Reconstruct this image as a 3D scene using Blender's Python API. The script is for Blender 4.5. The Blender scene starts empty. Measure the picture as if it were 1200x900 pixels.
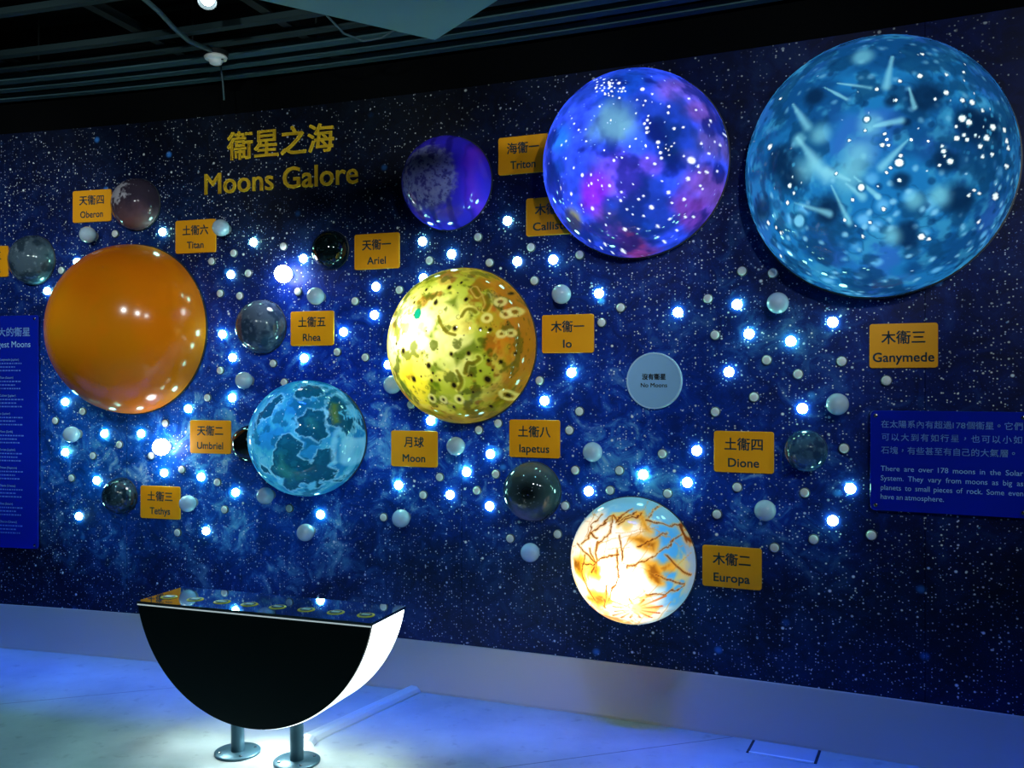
import bpy, bmesh, math, random
import numpy as np
from mathutils import Vector, Matrix

# ---------------------------------------------------------------- camera, world, lights, exposure
SC = bpy.context.scene
COL = SC.collection
cam_data = bpy.data.cameras.new('camera')
cam_data.sensor_width = 36.0
cam_data.lens = 33.0
cam_data.clip_start = 0.05
cam = bpy.data.objects.new('camera', cam_data)
COL.objects.link(cam)
cam.location = (0, 0, 1.6)
cam.rotation_euler = (math.radians(90), 0, 0)
SC.camera = cam
SC.view_settings.view_transform = 'Standard'
SC.view_settings.look = 'None'
SC.view_settings.gamma = 1.0
SC.view_settings.use_curve_mapping = False
SC.view_settings.exposure = 0.0
world = bpy.data.worlds.new('gallery_dark')
SC.world = world
world.use_nodes = True
world.node_tree.nodes['Background'].inputs[0].default_value = (0.05, 0.12, 0.16, 1)
world.node_tree.nodes['Background'].inputs[1].default_value = 0.015

def lamp(name, kind, loc, target, power, color, size=0.05, spot=60, blend=0.6):
    d = bpy.data.lights.new(name, kind)
    d.energy = power
    d.color = color
    if kind == 'SPOT':
        d.spot_size = math.radians(spot)
        d.spot_blend = blend
        d.shadow_soft_size = size
    elif kind == 'AREA':
        d.size = size
    else:
        d.shadow_soft_size = size
    o = bpy.data.objects.new(name, d)
    COL.objects.link(o)
    o.location = loc
    v = Vector(target) - Vector(loc)
    o.rotation_euler = v.to_track_quat('-Z', 'Y').to_euler()
    return o

# ceiling spots behind the camera washing the mural, cones kept off the floor
WASH = 90.0
for wx, wy, tx, k in ((-3.5, 2.6, -3.5, 1.0), (-2.3, 2.1, -2.5, 1.0), (-1.2, 1.6, -1.5, 1.0), (-0.2, 1.25, -0.5, 1.0), (0.8, 0.9, 0.5, 1.0), (1.8, 0.5, 1.45, 0.9), (2.7, 0.2, 2.3, 0.6)):
    lamp('wash_spot', 'SPOT', (wx, wy, 3.1), (tx, 4.73 - 0.4 * tx - 0.0254 * tx * tx, 2.3), WASH * k, (0.90, 1.0, 0.98), 0.05, 51, 0.5)
# row of ceiling downlights about 1.2 m in front of the wall
ROW = 55.0
for wx, wy, k in ((-2.95, 4.55, 1.3), (-1.305, 4.0, 1.0), (0.25, 3.3, 0.55), (1.6, 2.8, 0.15)):
    lamp('row_spot', 'SPOT', (wx, wy, 3.18), (wx + 0.12, wy + 0.05, 0), ROW * k, (0.27, 0.82, 1.0), 0.04, 74, 0.7)
# added unseen blue fill lights along the wall, narrow beams on the floor edge
BLUE = 4.4
for wx in (-4.1, -2.85, -1.6, -0.35, 0.9, 2.15):
    ws = -0.40067 - 2 * 0.025376 * wx
    wl = math.hypot(1, ws)
    wy = 4.7312 - 0.40067 * wx - 0.025376 * wx * wx
    o = lamp('blue_floor_fill', 'AREA', (wx + 0.82 * ws / wl, wy - 0.82 / wl, 3.2), (wx + 0.4 * ws / wl, wy - 0.4 / wl, 0), BLUE, (0.01, 0.07, 1.0), 1.3)
    o.data.shape = 'RECTANGLE'
    o.data.size, o.data.size_y = 1.3, 0.06
    o.data.spread = math.radians(22)
    o.rotation_euler = (math.radians(7.5), 0, math.atan2(ws, 1))
LED_POWER = 42.0          # dot lights
LAMP_POWER = 26.0         # small ball lamps
BAND_POWER = 2.4          # glowing edge of the console
UNDER_POWER = 7.5         # added unseen fill below the console
DOME_W = {'io': 9.5, 'europa': 5.6, 'moon': 3.1, 'callisto': 15.0, 'ganymede': 21.0}

# ---------------------------------------------------------------- tables, metres along and up the wall
IO_SPOT = [(-0.03,0.5,0.032),(0.26,0.175,0.032),(-0.085,-0.27,0.032),(-0.34,-0.43,0.032),(-0.075,-0.45,0.021),(0.205,-0.505,0.035),(0.22,-0.135,0.024),(0.42,-0.125,0.027),(0.545,0.165,0.019),(0.645,0.16,0.024),(0.625,-0.21,0.024),(0.425,-0.385,0.021),(0.59,-0.435,0.038),(0.095,0.69,0.027),(-0.225,0.675,0.021),(0.34,0.53,0.024),(-0.04,-0.36,0.016),(0.035,-0.445,0.016),(-0.215,-0.4,0.013),(-0.465,-0.085,0.038),(0.72,-0.63,0.024),(0.745,-0.225,0.027),(0.88,-0.12,0.021),(0.655,-0.325,0.013),(0.405,-0.59,0.021),(-0.135,-0.67,0.027),(0.02,-0.685,0.021),(0.52,-0.77,0.021),(-0.105,-0.77,0.013),(0.22,-0.68,0.024),(0.53,-0.335,0.016),(0.22,0.75,0.019),(0.74,0.63,0.021),(-0.36,0.515,0.019),(0.12,-0.775,0.019),(-0.595,0.01,0.021)]
IO_RING = [(0.695,0.51,0.051),(0.6,0.3,0.051),(0.755,0.11,0.04),(0.84,0.125,0.04),(0.775,0.355,0.048),(0.72,-0.63,0.064),(0.22,-0.68,0.048),(0.84,0.39,0.054),(-0.135,-0.67,0.046),(0.02,-0.685,0.038)]
IO_PATCH = [[(0.48,0.055),(0.585,-0.11),(0.43,-0.145),(0.25,-0.295),(0.24,-0.135)],[(0.235,0.595),(0.25,0.4),(0.075,0.5)],[(-0.03,-0.205),(0.095,-0.305),(0.165,-0.36),(-0.02,-0.33)]]
IO_WORM = [[(0.355,-0.36),(0.4,-0.24),(0.46,-0.245),(0.53,-0.195),(0.52,-0.17)],[(0.27,-0.335),(0.305,-0.46),(0.245,-0.56)],[(0.04,0.325),(0.09,0.22),(0.165,0.13),(0.265,0.095)],[(0.325,0.32),(0.36,0.395),(0.415,0.41),(0.475,0.37)],[(0.545,0.585),(0.59,0.48),(0.575,0.4)],[(0.395,0.665),(0.46,0.585)]]
IO_TEAL = [(-0.265,0.365,0.059)]
MOON_SEA = [[(0.135,0.765),(0.16,0.855),(0.22,0.92),(0.485,0.84),(0.51,0.725),(0.4,0.675),(0.28,0.675)],[(0.325,0.38),(0.495,0.515),(0.66,0.49),(0.745,0.28),(0.76,0.09),(0.685,-0.025),(0.595,0.055),(0.36,0.135),(0.385,0.25)],[(0.705,0.47),(0.61,0.78),(0.72,0.69),(0.81,0.585),(0.94,0.34),(0.975,0.18),(0.945,0.055),(0.87,0.235),(0.745,0.28)],[(0.01,-0.06),(0.25,0.135),(0.455,-0.02),(0.36,-0.235),(0.475,-0.335),(0.585,-0.315),(0.695,-0.125),(0.8,-0.11),(0.8,-0.27),(0.715,-0.425),(0.785,-0.5),(0.675,-0.695),(0.595,-0.655),(0.445,-0.805),(0.35,-0.705),(0.115,-0.84),(-0.02,-0.845),(-0.07,-0.67),(-0.155,-0.505)],[(-0.43,0.235),(-0.445,0.41),(-0.315,0.585),(-0.14,0.765),(-0.02,0.705),(-0.1,0.55),(-0.105,0.435),(-0.31,0.335)],[(-0.365,-0.395),(-0.22,-0.465),(-0.205,-0.55),(-0.37,-0.52)]]
MOON_LIGHT = [[(0.815,0.47),(0.84,0.525),(0.905,0.425),(0.94,0.32),(0.885,0.35)],[(0.725,-0.385),(0.81,-0.33),(0.765,-0.43)],[(-0.11,-0.565),(0.05,-0.62),(-0.055,-0.755),(-0.155,-0.72)],[(0.365,-0.71),(0.51,-0.67),(0.4,-0.825),(0.315,-0.82)]]
MOON_GREEN = [[(0.68,0.63),(0.76,0.605),(0.87,0.295),(0.81,0.275)]]
MOON_STREAK = [[(0.945,0.035),(0.875,-0.36)],[(0.98,-0.01),(0.885,-0.41)],[(1.0,0.0),(0.92,-0.375)],[(0.855,0.16),(0.805,-0.35)]]
EU_LINE = [[(-0.665,0.325),(-0.355,0.62),(-0.135,0.755),(-0.03,0.68),(0.195,0.82)],[(-0.07,0.675),(0.095,0.88)],[(-0.02,0.64),(0.265,0.815)],[(-0.52,0.51),(-0.35,0.445)],[(-0.345,0.16),(-0.305,0.38),(-0.155,0.57),(-0.13,0.74)],[(-0.475,0.285),(-0.39,0.115),(-0.455,-0.045)],[(0.155,0.055),(0.53,0.24),(0.78,0.465),(0.835,0.54)],[(0.28,0.38),(0.445,0.45),(0.65,0.545)],[(0.36,0.72),(0.755,0.645),(0.94,0.34)],[(-0.03,0.335),(0.005,-0.065)],[(-0.605,0.025),(-0.3,0.145),(-0.005,0.27)],[(0.585,-0.07),(0.89,-0.23)],[(0.435,-0.375),(0.71,-0.335),(0.9,-0.255)],[(0.69,0.235),(0.965,-0.12)],[(-0.76,0.305),(-0.365,0.12)],[(-0.555,0.455),(-0.495,0.6),(-0.365,0.77)],[(0.385,0.755),(0.42,0.9)],[(-0.56,0.165),(-0.61,-0.15),(-0.425,-0.525)],[(-0.265,-0.625),(-0.17,-0.235)],[(0.025,-0.08),(-0.19,-0.48)],[(0.005,0.51),(0.08,0.16)],[(-0.325,0.375),(-0.365,0.045)]]
EU_RAY = [[(0.33,-0.585),(0.6,-0.56)],[(0.32,-0.55),(0.67,-0.39)],[(0.295,-0.525),(0.38,-0.44)],[(0.21,-0.52),(0.17,-0.43)],[(0.15,-0.565),(-0.145,-0.48)],[(0.135,-0.59),(-0.105,-0.59)],[(0.125,-0.625),(-0.105,-0.675)],[(0.13,-0.645),(-0.16,-0.765)],[(0.145,-0.67),(-0.03,-0.79)],[(0.18,-0.69),(0.115,-0.775)],[(0.245,-0.69),(0.265,-0.765)],[(0.295,-0.66),(0.415,-0.77)],[(0.32,-0.625),(0.535,-0.69)]]
EU_PATCH = [[(0.4,0.135),(0.565,0.135),(0.635,0.02),(0.645,-0.205),(0.58,-0.2),(0.47,-0.045)],[(0.19,0.805),(0.265,0.815),(0.445,0.57),(0.325,0.655)],[(0.18,0.465),(0.335,0.505),(0.56,0.43),(0.545,0.275),(0.39,0.315)],[(-0.77,0.045),(-0.635,0.095),(-0.59,-0.185),(-0.725,-0.14)],[(-0.49,-0.39),(-0.215,-0.38),(-0.14,-0.535),(-0.38,-0.625),(-0.505,-0.545)],[(-0.41,0.04),(-0.275,-0.02),(-0.305,-0.175),(-0.435,-0.12)],[(0.635,0.06),(0.785,0.135),(0.725,0.015)]]
GA_RAY = [((-0.19,0.455),(0.035,0.375),7),((-0.29,0.45),(-0.125,0.315),5),((0.165,0.62),(0.135,0.375),14),((0.28,0.35),(0.315,0.205),7),((0.06,0.09),(0.235,0.115),11),((0.275,-0.02),(0.11,-0.195),13),((-0.225,-0.28),(-0.115,-0.535),10),((-0.07,-0.24),(0.085,-0.385),7),((-0.5,-0.355),(-0.245,-0.465),10),((-0.515,0.375),(-0.39,0.16),15),((-0.465,0.095),(-0.255,-0.22),22),((-0.125,-0.28),(-0.02,-0.375),12),((-0.1,-0.26),(-0.255,-0.175),14)]
GA_DARK = [(0.74,0.075,0.183),(-0.505,-0.165,0.11),(-0.59,-0.04,0.146),(0.64,0.11,0.122),(0.265,0.105,0.039),(0.23,-0.285,0.073),(0.51,-0.165,0.098),(0.17,0.26,0.061),(-0.245,-0.435,0.146),(0.26,-0.635,0.122),(-0.355,0.39,0.098),(-0.785,-0.335,0.122),(0.59,-0.39,0.146),(0.39,0.285,0.146)]
GA_GLOW = [(-0.37,-0.135,0.134),(-0.125,-0.235,0.146),(-0.035,-0.095,0.146),(-0.455,0.08,0.061),(0.03,0.1,0.11),(0.16,-0.635,0.085),(0.31,-0.415,0.085),(0.47,-0.395,0.098),(-0.035,0.655,0.085),(-0.3,0.08,0.098)]
GA_DOT = [(0.015,0.145,8),(0.22,-0.17,11),(-0.025,-0.315,9),(0.115,-0.045,6),(0.155,-0.05,4),(0.13,0.03,4),(0.075,0.36,5),(0.345,0.445,7),(0.22,0.41,5),(0.19,0.265,4),(0.51,0.315,7),(0.61,0.265,6),(0.67,0.255,7),(0.61,0.13,10),(0.65,0.105,8),(0.575,-0.01,7),(0.535,-0.165,8),(0.495,-0.1,6),(0.485,-0.065,4),(0.5,-0.13,3),(0.47,-0.19,4),(0.76,0.01,8),(0.8,0.095,8),(0.72,-0.05,6),(0.57,0.07,4),(0.64,-0.015,5),(0.69,0.02,4),(0.735,0.205,4),(0.735,-0.12,5),(0.795,-0.095,5),(0.62,0.015,5),(-0.475,-0.48,17),(-0.53,-0.23,6),(-0.555,-0.345,5),(-0.5,-0.29,4),(-0.505,-0.175,3),(-0.69,0.095,8),(-0.63,0.475,5),(0.35,-0.645,8),(0.395,-0.66,4),(-0.145,-0.515,4),(-0.03,-0.63,4),(0.025,-0.545,4),(0.22,-0.285,5),(0.23,-0.125,5),(0.165,-0.2,4),(0.14,-0.23,4),(0.115,-0.465,5),(-0.085,-0.39,4),(0.82,-0.36,8),(0.685,-0.34,4),(0.65,-0.375,4),(0.715,-0.36,4),(0.715,-0.53,4),(0.2,0.265,4),(0.51,0.46,4),(0.62,0.495,4),(-0.1,0.01,4),(0.005,0.065,4),(-0.19,-0.205,4),(0.44,0.265,4),(0.355,0.64,4),(-0.74,-0.44,5),(-0.67,-0.49,4),(-0.635,-0.535,4),(-0.68,-0.675,4),(0.89,-0.15,6),(0.875,0.095,5),(0.89,0.02,5),(0.9,-0.025,5)]
CA_BLOB = [(0.055,0.215,0.252,95,150,175),(0.095,-0.34,0.318,105,75,235),(-0.185,-0.475,0.199,125,35,215),(0.54,0.105,0.225,12,40,110),(0.6,-0.135,0.159,12,40,105),(-0.66,-0.155,0.146,15,50,130),(0.075,-0.9,0.252,110,40,95),(-0.085,-0.725,0.186,125,70,180),(-0.5,-0.655,0.119,125,125,85),(0.855,-0.385,0.225,110,70,165),(0.67,-0.61,0.186,110,55,160),(0.58,0.555,0.199,105,80,190),(0.065,0.645,0.292,15,60,160),(0.895,0.035,0.186,90,80,165),(0.27,-0.78,0.133,30,80,220),(0.745,-0.12,0.119,110,100,225),(0.405,-0.235,0.133,110,80,235),(0.275,-0.02,0.133,50,90,240),(-0.58,0.155,0.159,30,100,220),(0.785,0.355,0.159,100,70,160)]
CA_DOT = [(0.04,0.66,8),(0.29,0.56,9),(0.55,0.365,6),(-0.11,0.4,5),(0.025,0.23,4),(0.685,0.155,5),(0.61,0.135,6),(0.475,-0.01,8),(0.495,-0.11,6),(0.5,-0.16,6),(0.44,-0.215,6),(0.375,-0.16,5),(0.06,-0.17,6),(0.09,-0.145,3),(0.14,-0.15,4),(0.275,0.025,4),(0.375,0.21,6),(0.375,0.13,7),(0.375,0.085,6),(0.35,0.175,6),(0.38,0.255,4),(0.4,0.18,4),(0.75,-0.16,15),(0.71,-0.335,8),(0.86,-0.245,7),(0.805,-0.26,5),(0.8,-0.205,5),(0.83,0.02,5),(0.885,-0.065,5),(0.69,-0.125,4),(0.535,-0.47,7),(0.365,-0.605,9),(0.085,-0.54,6),(0.31,-0.505,5),(0.26,-0.535,5),(0.105,-0.465,5),(-0.005,-0.4,6),(-0.085,-0.395,4),(-0.195,-0.36,5),(-0.29,-0.27,8),(-0.19,-0.28,5),(-0.23,-0.375,4),(-0.23,-0.585,8),(-0.455,-0.42,7),(-0.35,-0.54,5),(0.13,-0.62,5),(0.175,-0.665,4),(0.275,-0.68,5),(0.38,-0.765,7),(0.06,-0.79,8),(0.19,-0.79,4),(-0.125,-0.74,4),(-0.055,-0.96,9),(-0.055,-0.645,4),(0.655,-0.52,6),(0.55,-0.56,4),(0.635,-0.665,5),(0.5,-0.7,5),(0.695,-0.655,4),(0.8,-0.38,4),(-0.385,-0.185,5),(-0.48,-0.075,5),(-0.325,0.185,5),(-0.24,0.175,4),(-0.39,0.265,5),(-0.43,0.335,4),(-0.23,0.05,4),(-0.48,0.1,5),(-0.54,0.075,5),(-0.035,-0.065,4),(0.34,0.42,5),(0.325,0.37,4),(0.26,0.435,4),(0.265,0.285,4),(0.39,0.5,5),(0.55,0.295,5),(0.7,0.485,5),(0.77,0.365,4),(0.885,0.28,5),(0.88,0.225,4),(0.59,-0.045,4),(0.615,-0.015,3),(0.565,-0.08,3),(0.57,-0.125,3),(0.355,-0.85,4),(0.53,-0.785,4),(0.385,-0.885,6),(-0.53,-0.745,5),(0.49,-0.37,4),(0.225,-0.4,3),(-0.12,-0.34,3),(0.925,0.075,4),(0.96,0.06,5),(0.975,0.195,5),(0.935,-0.205,4),(0.81,-0.41,4),(-0.295,-0.915,5),(-0.22,-0.895,7),(-0.405,-0.84,5),(-0.195,-0.96,5),(-0.045,0.64,3),(-0.005,0.555,3),(-0.05,0.675,4),(0.085,0.86,3),(-0.145,0.665,5),(-0.215,0.8,4),(0.085,0.47,5),(-0.05,0.605,4),(-0.355,0.84,3),(-0.15,0.63,3),(-0.225,0.74,5),(-0.03,0.515,4),(-0.04,0.54,3),(0.01,0.945,3),(-0.005,0.71,3),(-0.295,0.79,4),(-0.115,0.59,5),(0.07,0.585,4),(-0.15,0.755,5),(-0.08,0.55,4),(-0.075,0.535,5),(0.01,0.5,4),(-0.33,0.85,5),(0.01,0.6,3),(0.1,0.58,5),(-0.02,0.625,3),(-0.33,0.855,4),(0.095,0.545,5),(-0.205,0.655,5),(-0.105,0.635,3),(0.13,0.545,4),(-0.1,0.615,4),(0.06,0.55,4),(-0.025,0.67,5),(-0.105,0.755,3),(-0.18,0.59,5),(-0.205,0.69,4),(0.035,0.655,3),(0.105,0.595,3),(-0.05,0.605,5),(-0.255,0.79,4),(-0.205,0.64,5),(-0.05,0.72,4),(-0.015,0.565,4),(0.105,0.595,4),(-0.13,0.7,4)]
LIT = [(-2.022,2.48),(-1.446,2.393),(-2.591,2.328),(-2.796,2.16),(-1.586,2.217),(-1.639,1.881),(-1.575,1.749),(-1.578,1.523),(-1.856,1.458),(-2.672,1.493),(-2.597,1.569),(-2.406,1.307),(-2.162,1.311),(-2.672,1.191),(-2.458,1.029),(-2.579,0.812),(-2.011,1.086),(-1.774,1.069),(-1.557,0.989),(-1.742,0.763),(-1.144,2.289),(-0.724,2.119),(-0.733,1.969),(-0.909,1.881),(-1.139,1.741),(-0.655,1.702),(-1.043,0.888),(-0.598,1.066),(-0.467,2.346),(-0.311,2.271),(-0.022,2.423),(0.028,2.216),(0.205,2.215),(-0.462,2.154),(-0.423,1.409),(0.163,1.517),(0.423,2.039),(0.779,1.936),(1.03,1.963),(1.079,1.828),(0.293,1.656),(0.996,1.655),(0.86,1.29),(0.626,1.169),(0.82,1.14),(1.246,1.791),(1.407,1.871),(1.291,1.491),(-0.109,1.244),(-0.232,1.148),(-0.319,1.027),(-0.113,0.979),(0.375,1.078),(1.473,1.145),(1.407,1.001)]
UNLIT = [(-2.332,2.484),(-2.696,2.28),(-1.565,2.337),(-1.704,2.297),(-1.475,2.22),(-1.65,2.113),(-1.528,2.095),(-1.65,1.677),(-1.731,1.522),(-2.55,1.437),(-2.737,1.38),(-2.481,1.175),(-2.303,1.244),(-2.626,1.039),(-2.002,1.373),(-2.094,1.183),(-1.895,1.109),(-1.668,1.043),(-1.623,0.89),(-1.922,0.745),(-1.261,2.361),(-1.174,2.107),(-0.84,2.045),(-0.591,2.096),(-0.943,1.773),(-0.782,1.742),(-1.323,1.714),(-1.256,1.609),(-1.225,0.914),(-0.679,0.892),(-0.17,2.35),(-0.427,2.243),(-0.111,2.216),(0.098,2.282),(0.115,2.115),(0.14,1.617),(-0.528,1.492),(-0.166,1.365),(-0.067,1.401),(0.334,2.231),(1.051,2.114),(0.525,1.967),(0.437,1.898),(0.909,1.994),(0.939,1.826),(1.151,1.708),(1.1,1.541),(0.94,1.472),(0.333,1.466),(0.285,1.373),(0.712,1.271),(0.313,1.178),(0.519,1.185),(1.031,1.129),(1.175,2.099),(1.275,1.644),(1.441,1.699),(1.45,1.319),(1.605,1.615),(-0.372,1.117),(-0.461,1.02),(-0.177,1.056),(-0.079,1.144),(-0.006,0.822),(0.228,0.859),(0.265,1.001),(0.476,1.087),(0.735,1.085),(0.947,1.0),(1.3,1.118),(1.335,0.914),(1.551,0.949),(1.182,0.865)]
BUBBLE = [(-2.472,2.476),(-1.609,2.474),(-1.467,1.62),(-2.581,1.303),(-1.818,0.923),(-1.038,2.074),(-0.603,1.596),(-1.337,0.985),(-1.098,0.796),(-0.556,0.9),(-0.264,1.284),(0.264,2.037),(0.411,1.274),(1.203,1.959),(1.431,1.513),(1.153,1.037),(0.113,0.769)]
LAMP = [(-1.229,2.201),(-1.988,1.239)]
SIGNS = [('Oberon','天衞四',-2.489,2.655,0.271,0.191),('Titania','天衞三',-3.197,2.348,0.282,0.199),('Titan','土衞六',-1.807,2.444,0.27,0.188),('Ariel','天衞一',-0.718,2.307,0.268,0.19),('Rhea','土衞五',-1.091,1.904,0.271,0.191),('Umbriel','天衞二',-1.713,1.299,0.274,0.19),('Tethys','土衞三',-2.035,0.914,0.271,0.19),('Moon','月球',-0.511,1.26,0.272,0.189),('Iapetus','土衞八',0.114,1.327,0.269,0.188),('Io','木衞一',0.276,1.847,0.267,0.188),('Triton','海衞一',0.058,2.749,0.263,0.188),('Callisto','木衞四',0.198,2.432,0.272,0.19),('Dione','土衞四',1.057,1.29,0.264,0.186),('Europa','木衞二',1.008,0.761,0.266,0.19),('Ganymede','木衞三',1.665,1.763,0.269,0.187)]
DOMES = {'oberon':(-2.179,2.646,0.151,0.9,0),'titania':(-2.884,2.347,0.149,0.85,0),'titan':(-2.207,1.919,0.492,0.872,0),'rhea':(-1.387,1.919,0.149,0.94,0),'ariel':(-0.975,2.325,0.105,1,0),'umbriel':(-1.46,1.265,0.104,0.95,0),'moon':(-1.042,1.312,0.308,1,0.4),'tethys':(-2.289,0.944,0.106,1,0),'triton':(-0.324,2.635,0.241,1,0),'io':(-0.246,1.796,0.398,0.85,0),'callisto':(0.597,2.64,0.44,1,0),'ganymede':(1.57,2.517,0.545,1,0),'iapetus':(0.107,1.065,0.148,0.9,0),'europa':(0.584,0.761,0.3,0.92,0),'dione':(1.309,1.307,0.092,1,0.3)}
CA_DASH = ((-0.08, 0.70), (-0.04, 0.62))
# broad colour fields of the mural, mostly print: x, z, radii, colour, weight, cloudiness
MURAL_FIELDS = [
    (-1.6, 1.6, 2.2, 1.0, (4, 62, 192), 0.92, 0.1),
    (0.9, 1.6, 1.7, 0.75, (4, 54, 172), 0.92, 0.1),
    (-2.2, 1.15, 0.75, 0.55, (10, 104, 225), 0.92, 0.8),
    (-1.45, 0.95, 0.6, 0.5, (8, 96, 225), 0.92, 0.95),
    (-0.75, 1.1, 0.5, 0.45, (6, 82, 212), 0.85, 0.65),
    (-0.3, 1.4, 0.5, 0.35, (9, 70, 215), 0.7, 0.3),
    (-1.0, 1.75, 0.6, 0.4, (9, 62, 225), 0.8, 0.25),
    (0.35, 1.35, 0.55, 0.4, (8, 70, 212), 0.85, 0.5),
    (1.05, 1.15, 0.5, 0.35, (10, 74, 215), 0.85, 0.55),
    (-1.45, 2.65, 1.1, 0.4, (8, 34, 62), 0.7, 0.0),
    (-0.6, 3.2, 4.5, 0.75, (3, 11, 24), 1.0, 0.0),  # dark top: print together with painted falloff of the wall light
    (2.0, 2.9, 1.3, 0.7, (4, 24, 88), 0.75, 0.0),
    (1.15, 2.25, 0.25, 0.45, (10, 50, 110), 0.6, 0.3),
    (2.0, 1.3, 0.6, 0.9, (4, 22, 84), 0.85, 0.0),
    (2.2, 0.5, 1.2, 0.5, (3, 12, 40), 0.9, 0.0),
    (-3.1, 0.35, 1.3, 0.4, (4, 18, 52), 0.95, 0.0),
    (0.5, 0.45, 1.3, 0.4, (14, 52, 98), 0.85, 0.0),
    (0.2, 0.75, 0.3, 0.3, (34, 70, 110), 0.7, 0.1),  # reflected haze left of Europa, painted into the mural colour
    (-0.4, 0.6, 0.5, 0.35, (10, 48, 98), 0.8, 0.0),
]


# ---------------------------------------------------------------- helpers
WA, WB, WC = 4.7312, -0.40067, -0.025376       # plan of the gently concave wall
WALL_TOP, KICK_TOP, CEIL = 3.125, 0.257, 3.75
random.seed(7)

def wall_y(x):
    return WA + WB * x + WC * x * x

def wall_frame(x):
    s = WB + 2 * WC * x
    L = math.hypot(1, s)
    return Vector((1 / L, s / L, 0)), Vector((s / L, -1 / L, 0))      # along the wall, out of the wall

def wall_matrix(x, z, out=0.0):
    """local x along the wall, local y up, local z out of the wall"""
    u, n = wall_frame(x)
    p = Vector((x, wall_y(x), z)) + n * out
    return Matrix(((u.x, 0, n.x, p.x), (u.y, 0, n.y, p.y), (0, 1, 0, p.z), (0, 0, 0, 1)))

def srgb(r, g, b):
    f = lambda c: (c / 255 / 12.92) if c / 255 <= 0.04045 else ((c / 255 + 0.055) / 1.055) ** 2.4
    return (f(r), f(g), f(b), 1.0)

def lin(a):
    a = np.asarray(a, float) / 255
    return np.where(a <= 0.04045, a / 12.92, ((a + 0.055) / 1.055) ** 2.4)

def mat(name, color, rough=0.5, metal=0.0, emit=None, strength=0.0, coat=0.0, spec=0.5, noise=0.0, nscale=30.0):
    m = bpy.data.materials.new(name)
    m.use_nodes = True
    nt = m.node_tree
    b = nt.nodes['Principled BSDF']
    b.inputs['Base Color'].default_value = color
    b.inputs['Roughness'].default_value = rough
    b.inputs['Metallic'].default_value = metal
    b.inputs['Specular IOR Level'].default_value = spec
    if coat:
        b.inputs['Coat Weight'].default_value = coat
        b.inputs['Coat Roughness'].default_value = 0.05
    if emit:
        b.inputs['Emission Color'].default_value = emit
        b.inputs['Emission Strength'].default_value = strength
    if noise:
        tc = nt.nodes.new('ShaderNodeTexCoord')
        n = nt.nodes.new('ShaderNodeTexNoise')
        n.inputs['Scale'].default_value = nscale
        n.inputs['Detail'].default_value = 4
        mx = nt.nodes.new('ShaderNodeMix')
        mx.data_type = 'RGBA'
        mx.blend_type = 'MULTIPLY'
        mx.inputs[0].default_value = noise
        mx.inputs[6].default_value = color
        nt.links.new(tc.outputs['Object'], n.inputs['Vector'])
        nt.links.new(n.outputs['Fac'], mx.inputs[7])
        nt.links.new(mx.outputs[2], b.inputs['Base Color'])
    return m

def mesh_obj(name, verts, faces, material, parent=None, smooth=False, matrix=None):
    me = bpy.data.meshes.new(name)
    me.from_pydata([tuple(v) for v in verts], [], faces)
    mats = material if isinstance(material, (list, tuple)) else [material]
    for m in mats:
        me.materials.append(m)
    if smooth:
        me.polygons.foreach_set('use_smooth', [True] * len(me.polygons))
    me.update()
    o = bpy.data.objects.new(name, me)
    COL.objects.link(o)
    if parent:
        o.parent = parent
    if matrix is not None:
        o.matrix_world = matrix
    return o

def bm_obj(name, bm, material, parent=None, smooth=False, matrix=None):
    bmesh.ops.recalc_face_normals(bm, faces=bm.faces)
    me = bpy.data.meshes.new(name)
    bm.to_mesh(me)
    bm.free()
    mats = material if isinstance(material, (list, tuple)) else [material]
    for m in mats:
        me.materials.append(m)
    if smooth:
        me.polygons.foreach_set('use_smooth', [True] * len(me.polygons))
    o = bpy.data.objects.new(name, me)
    COL.objects.link(o)
    if parent:
        o.parent = parent
    if matrix is not None:
        o.matrix_world = matrix
    return o

def empty(name, matrix):
    o = bpy.data.objects.new(name, None)
    o.empty_display_size = 0.05
    COL.objects.link(o)
    o.matrix_world = matrix
    return o

def tag(o, label, cat, group=None):
    o['label'] = label
    o['category'] = cat
    if group:
        o['group'] = group
    return o

def struct(o):
    o['kind'] = 'structure'
    return o

def lathe_data(profile, seg=32):
    """profile of (radius, height) turned round local z"""
    v, f, rows = [], [], []
    for r, h in profile:
        if r < 1e-6:
            rows.append([len(v)])
            v.append((0, 0, h))
        else:
            rows.append(list(range(len(v), len(v) + seg)))
            for k in range(seg):
                a = 2 * math.pi * k / seg
                v.append((r * math.cos(a), r * math.sin(a), h))
    for a, b in zip(rows, rows[1:]):
        for k in range(seg):
            k2 = (k + 1) % seg
            if len(a) == 1 and len(b) > 1:
                f.append((a[0], b[k2], b[k]) if False else (a[0], b[k], b[k2]))
            elif len(b) == 1 and len(a) > 1:
                f.append((a[k], a[k2], b[0]))
            elif len(a) > 1:
                f.append((a[k], a[k2], b[k2], b[k]))
    return v, f

def lathe(name, profile, material, parent=None, seg=32, matrix=None, smooth=True):
    v, f = lathe_data(profile, seg)
    o = mesh_obj(name, v, f, material, parent, smooth)
    bm = bmesh.new()
    bm.from_mesh(o.data)
    bmesh.ops.recalc_face_normals(bm, faces=bm.faces)
    bm.to_mesh(o.data)
    bm.free()
    if smooth:
        o.data.polygons.foreach_set('use_smooth', [True] * len(o.data.polygons))
        try:
            o.data.set_sharp_from_angle(angle=math.radians(40))
        except Exception:
            pass
    if matrix is not None:
        o.matrix_world = matrix
    return o

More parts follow.
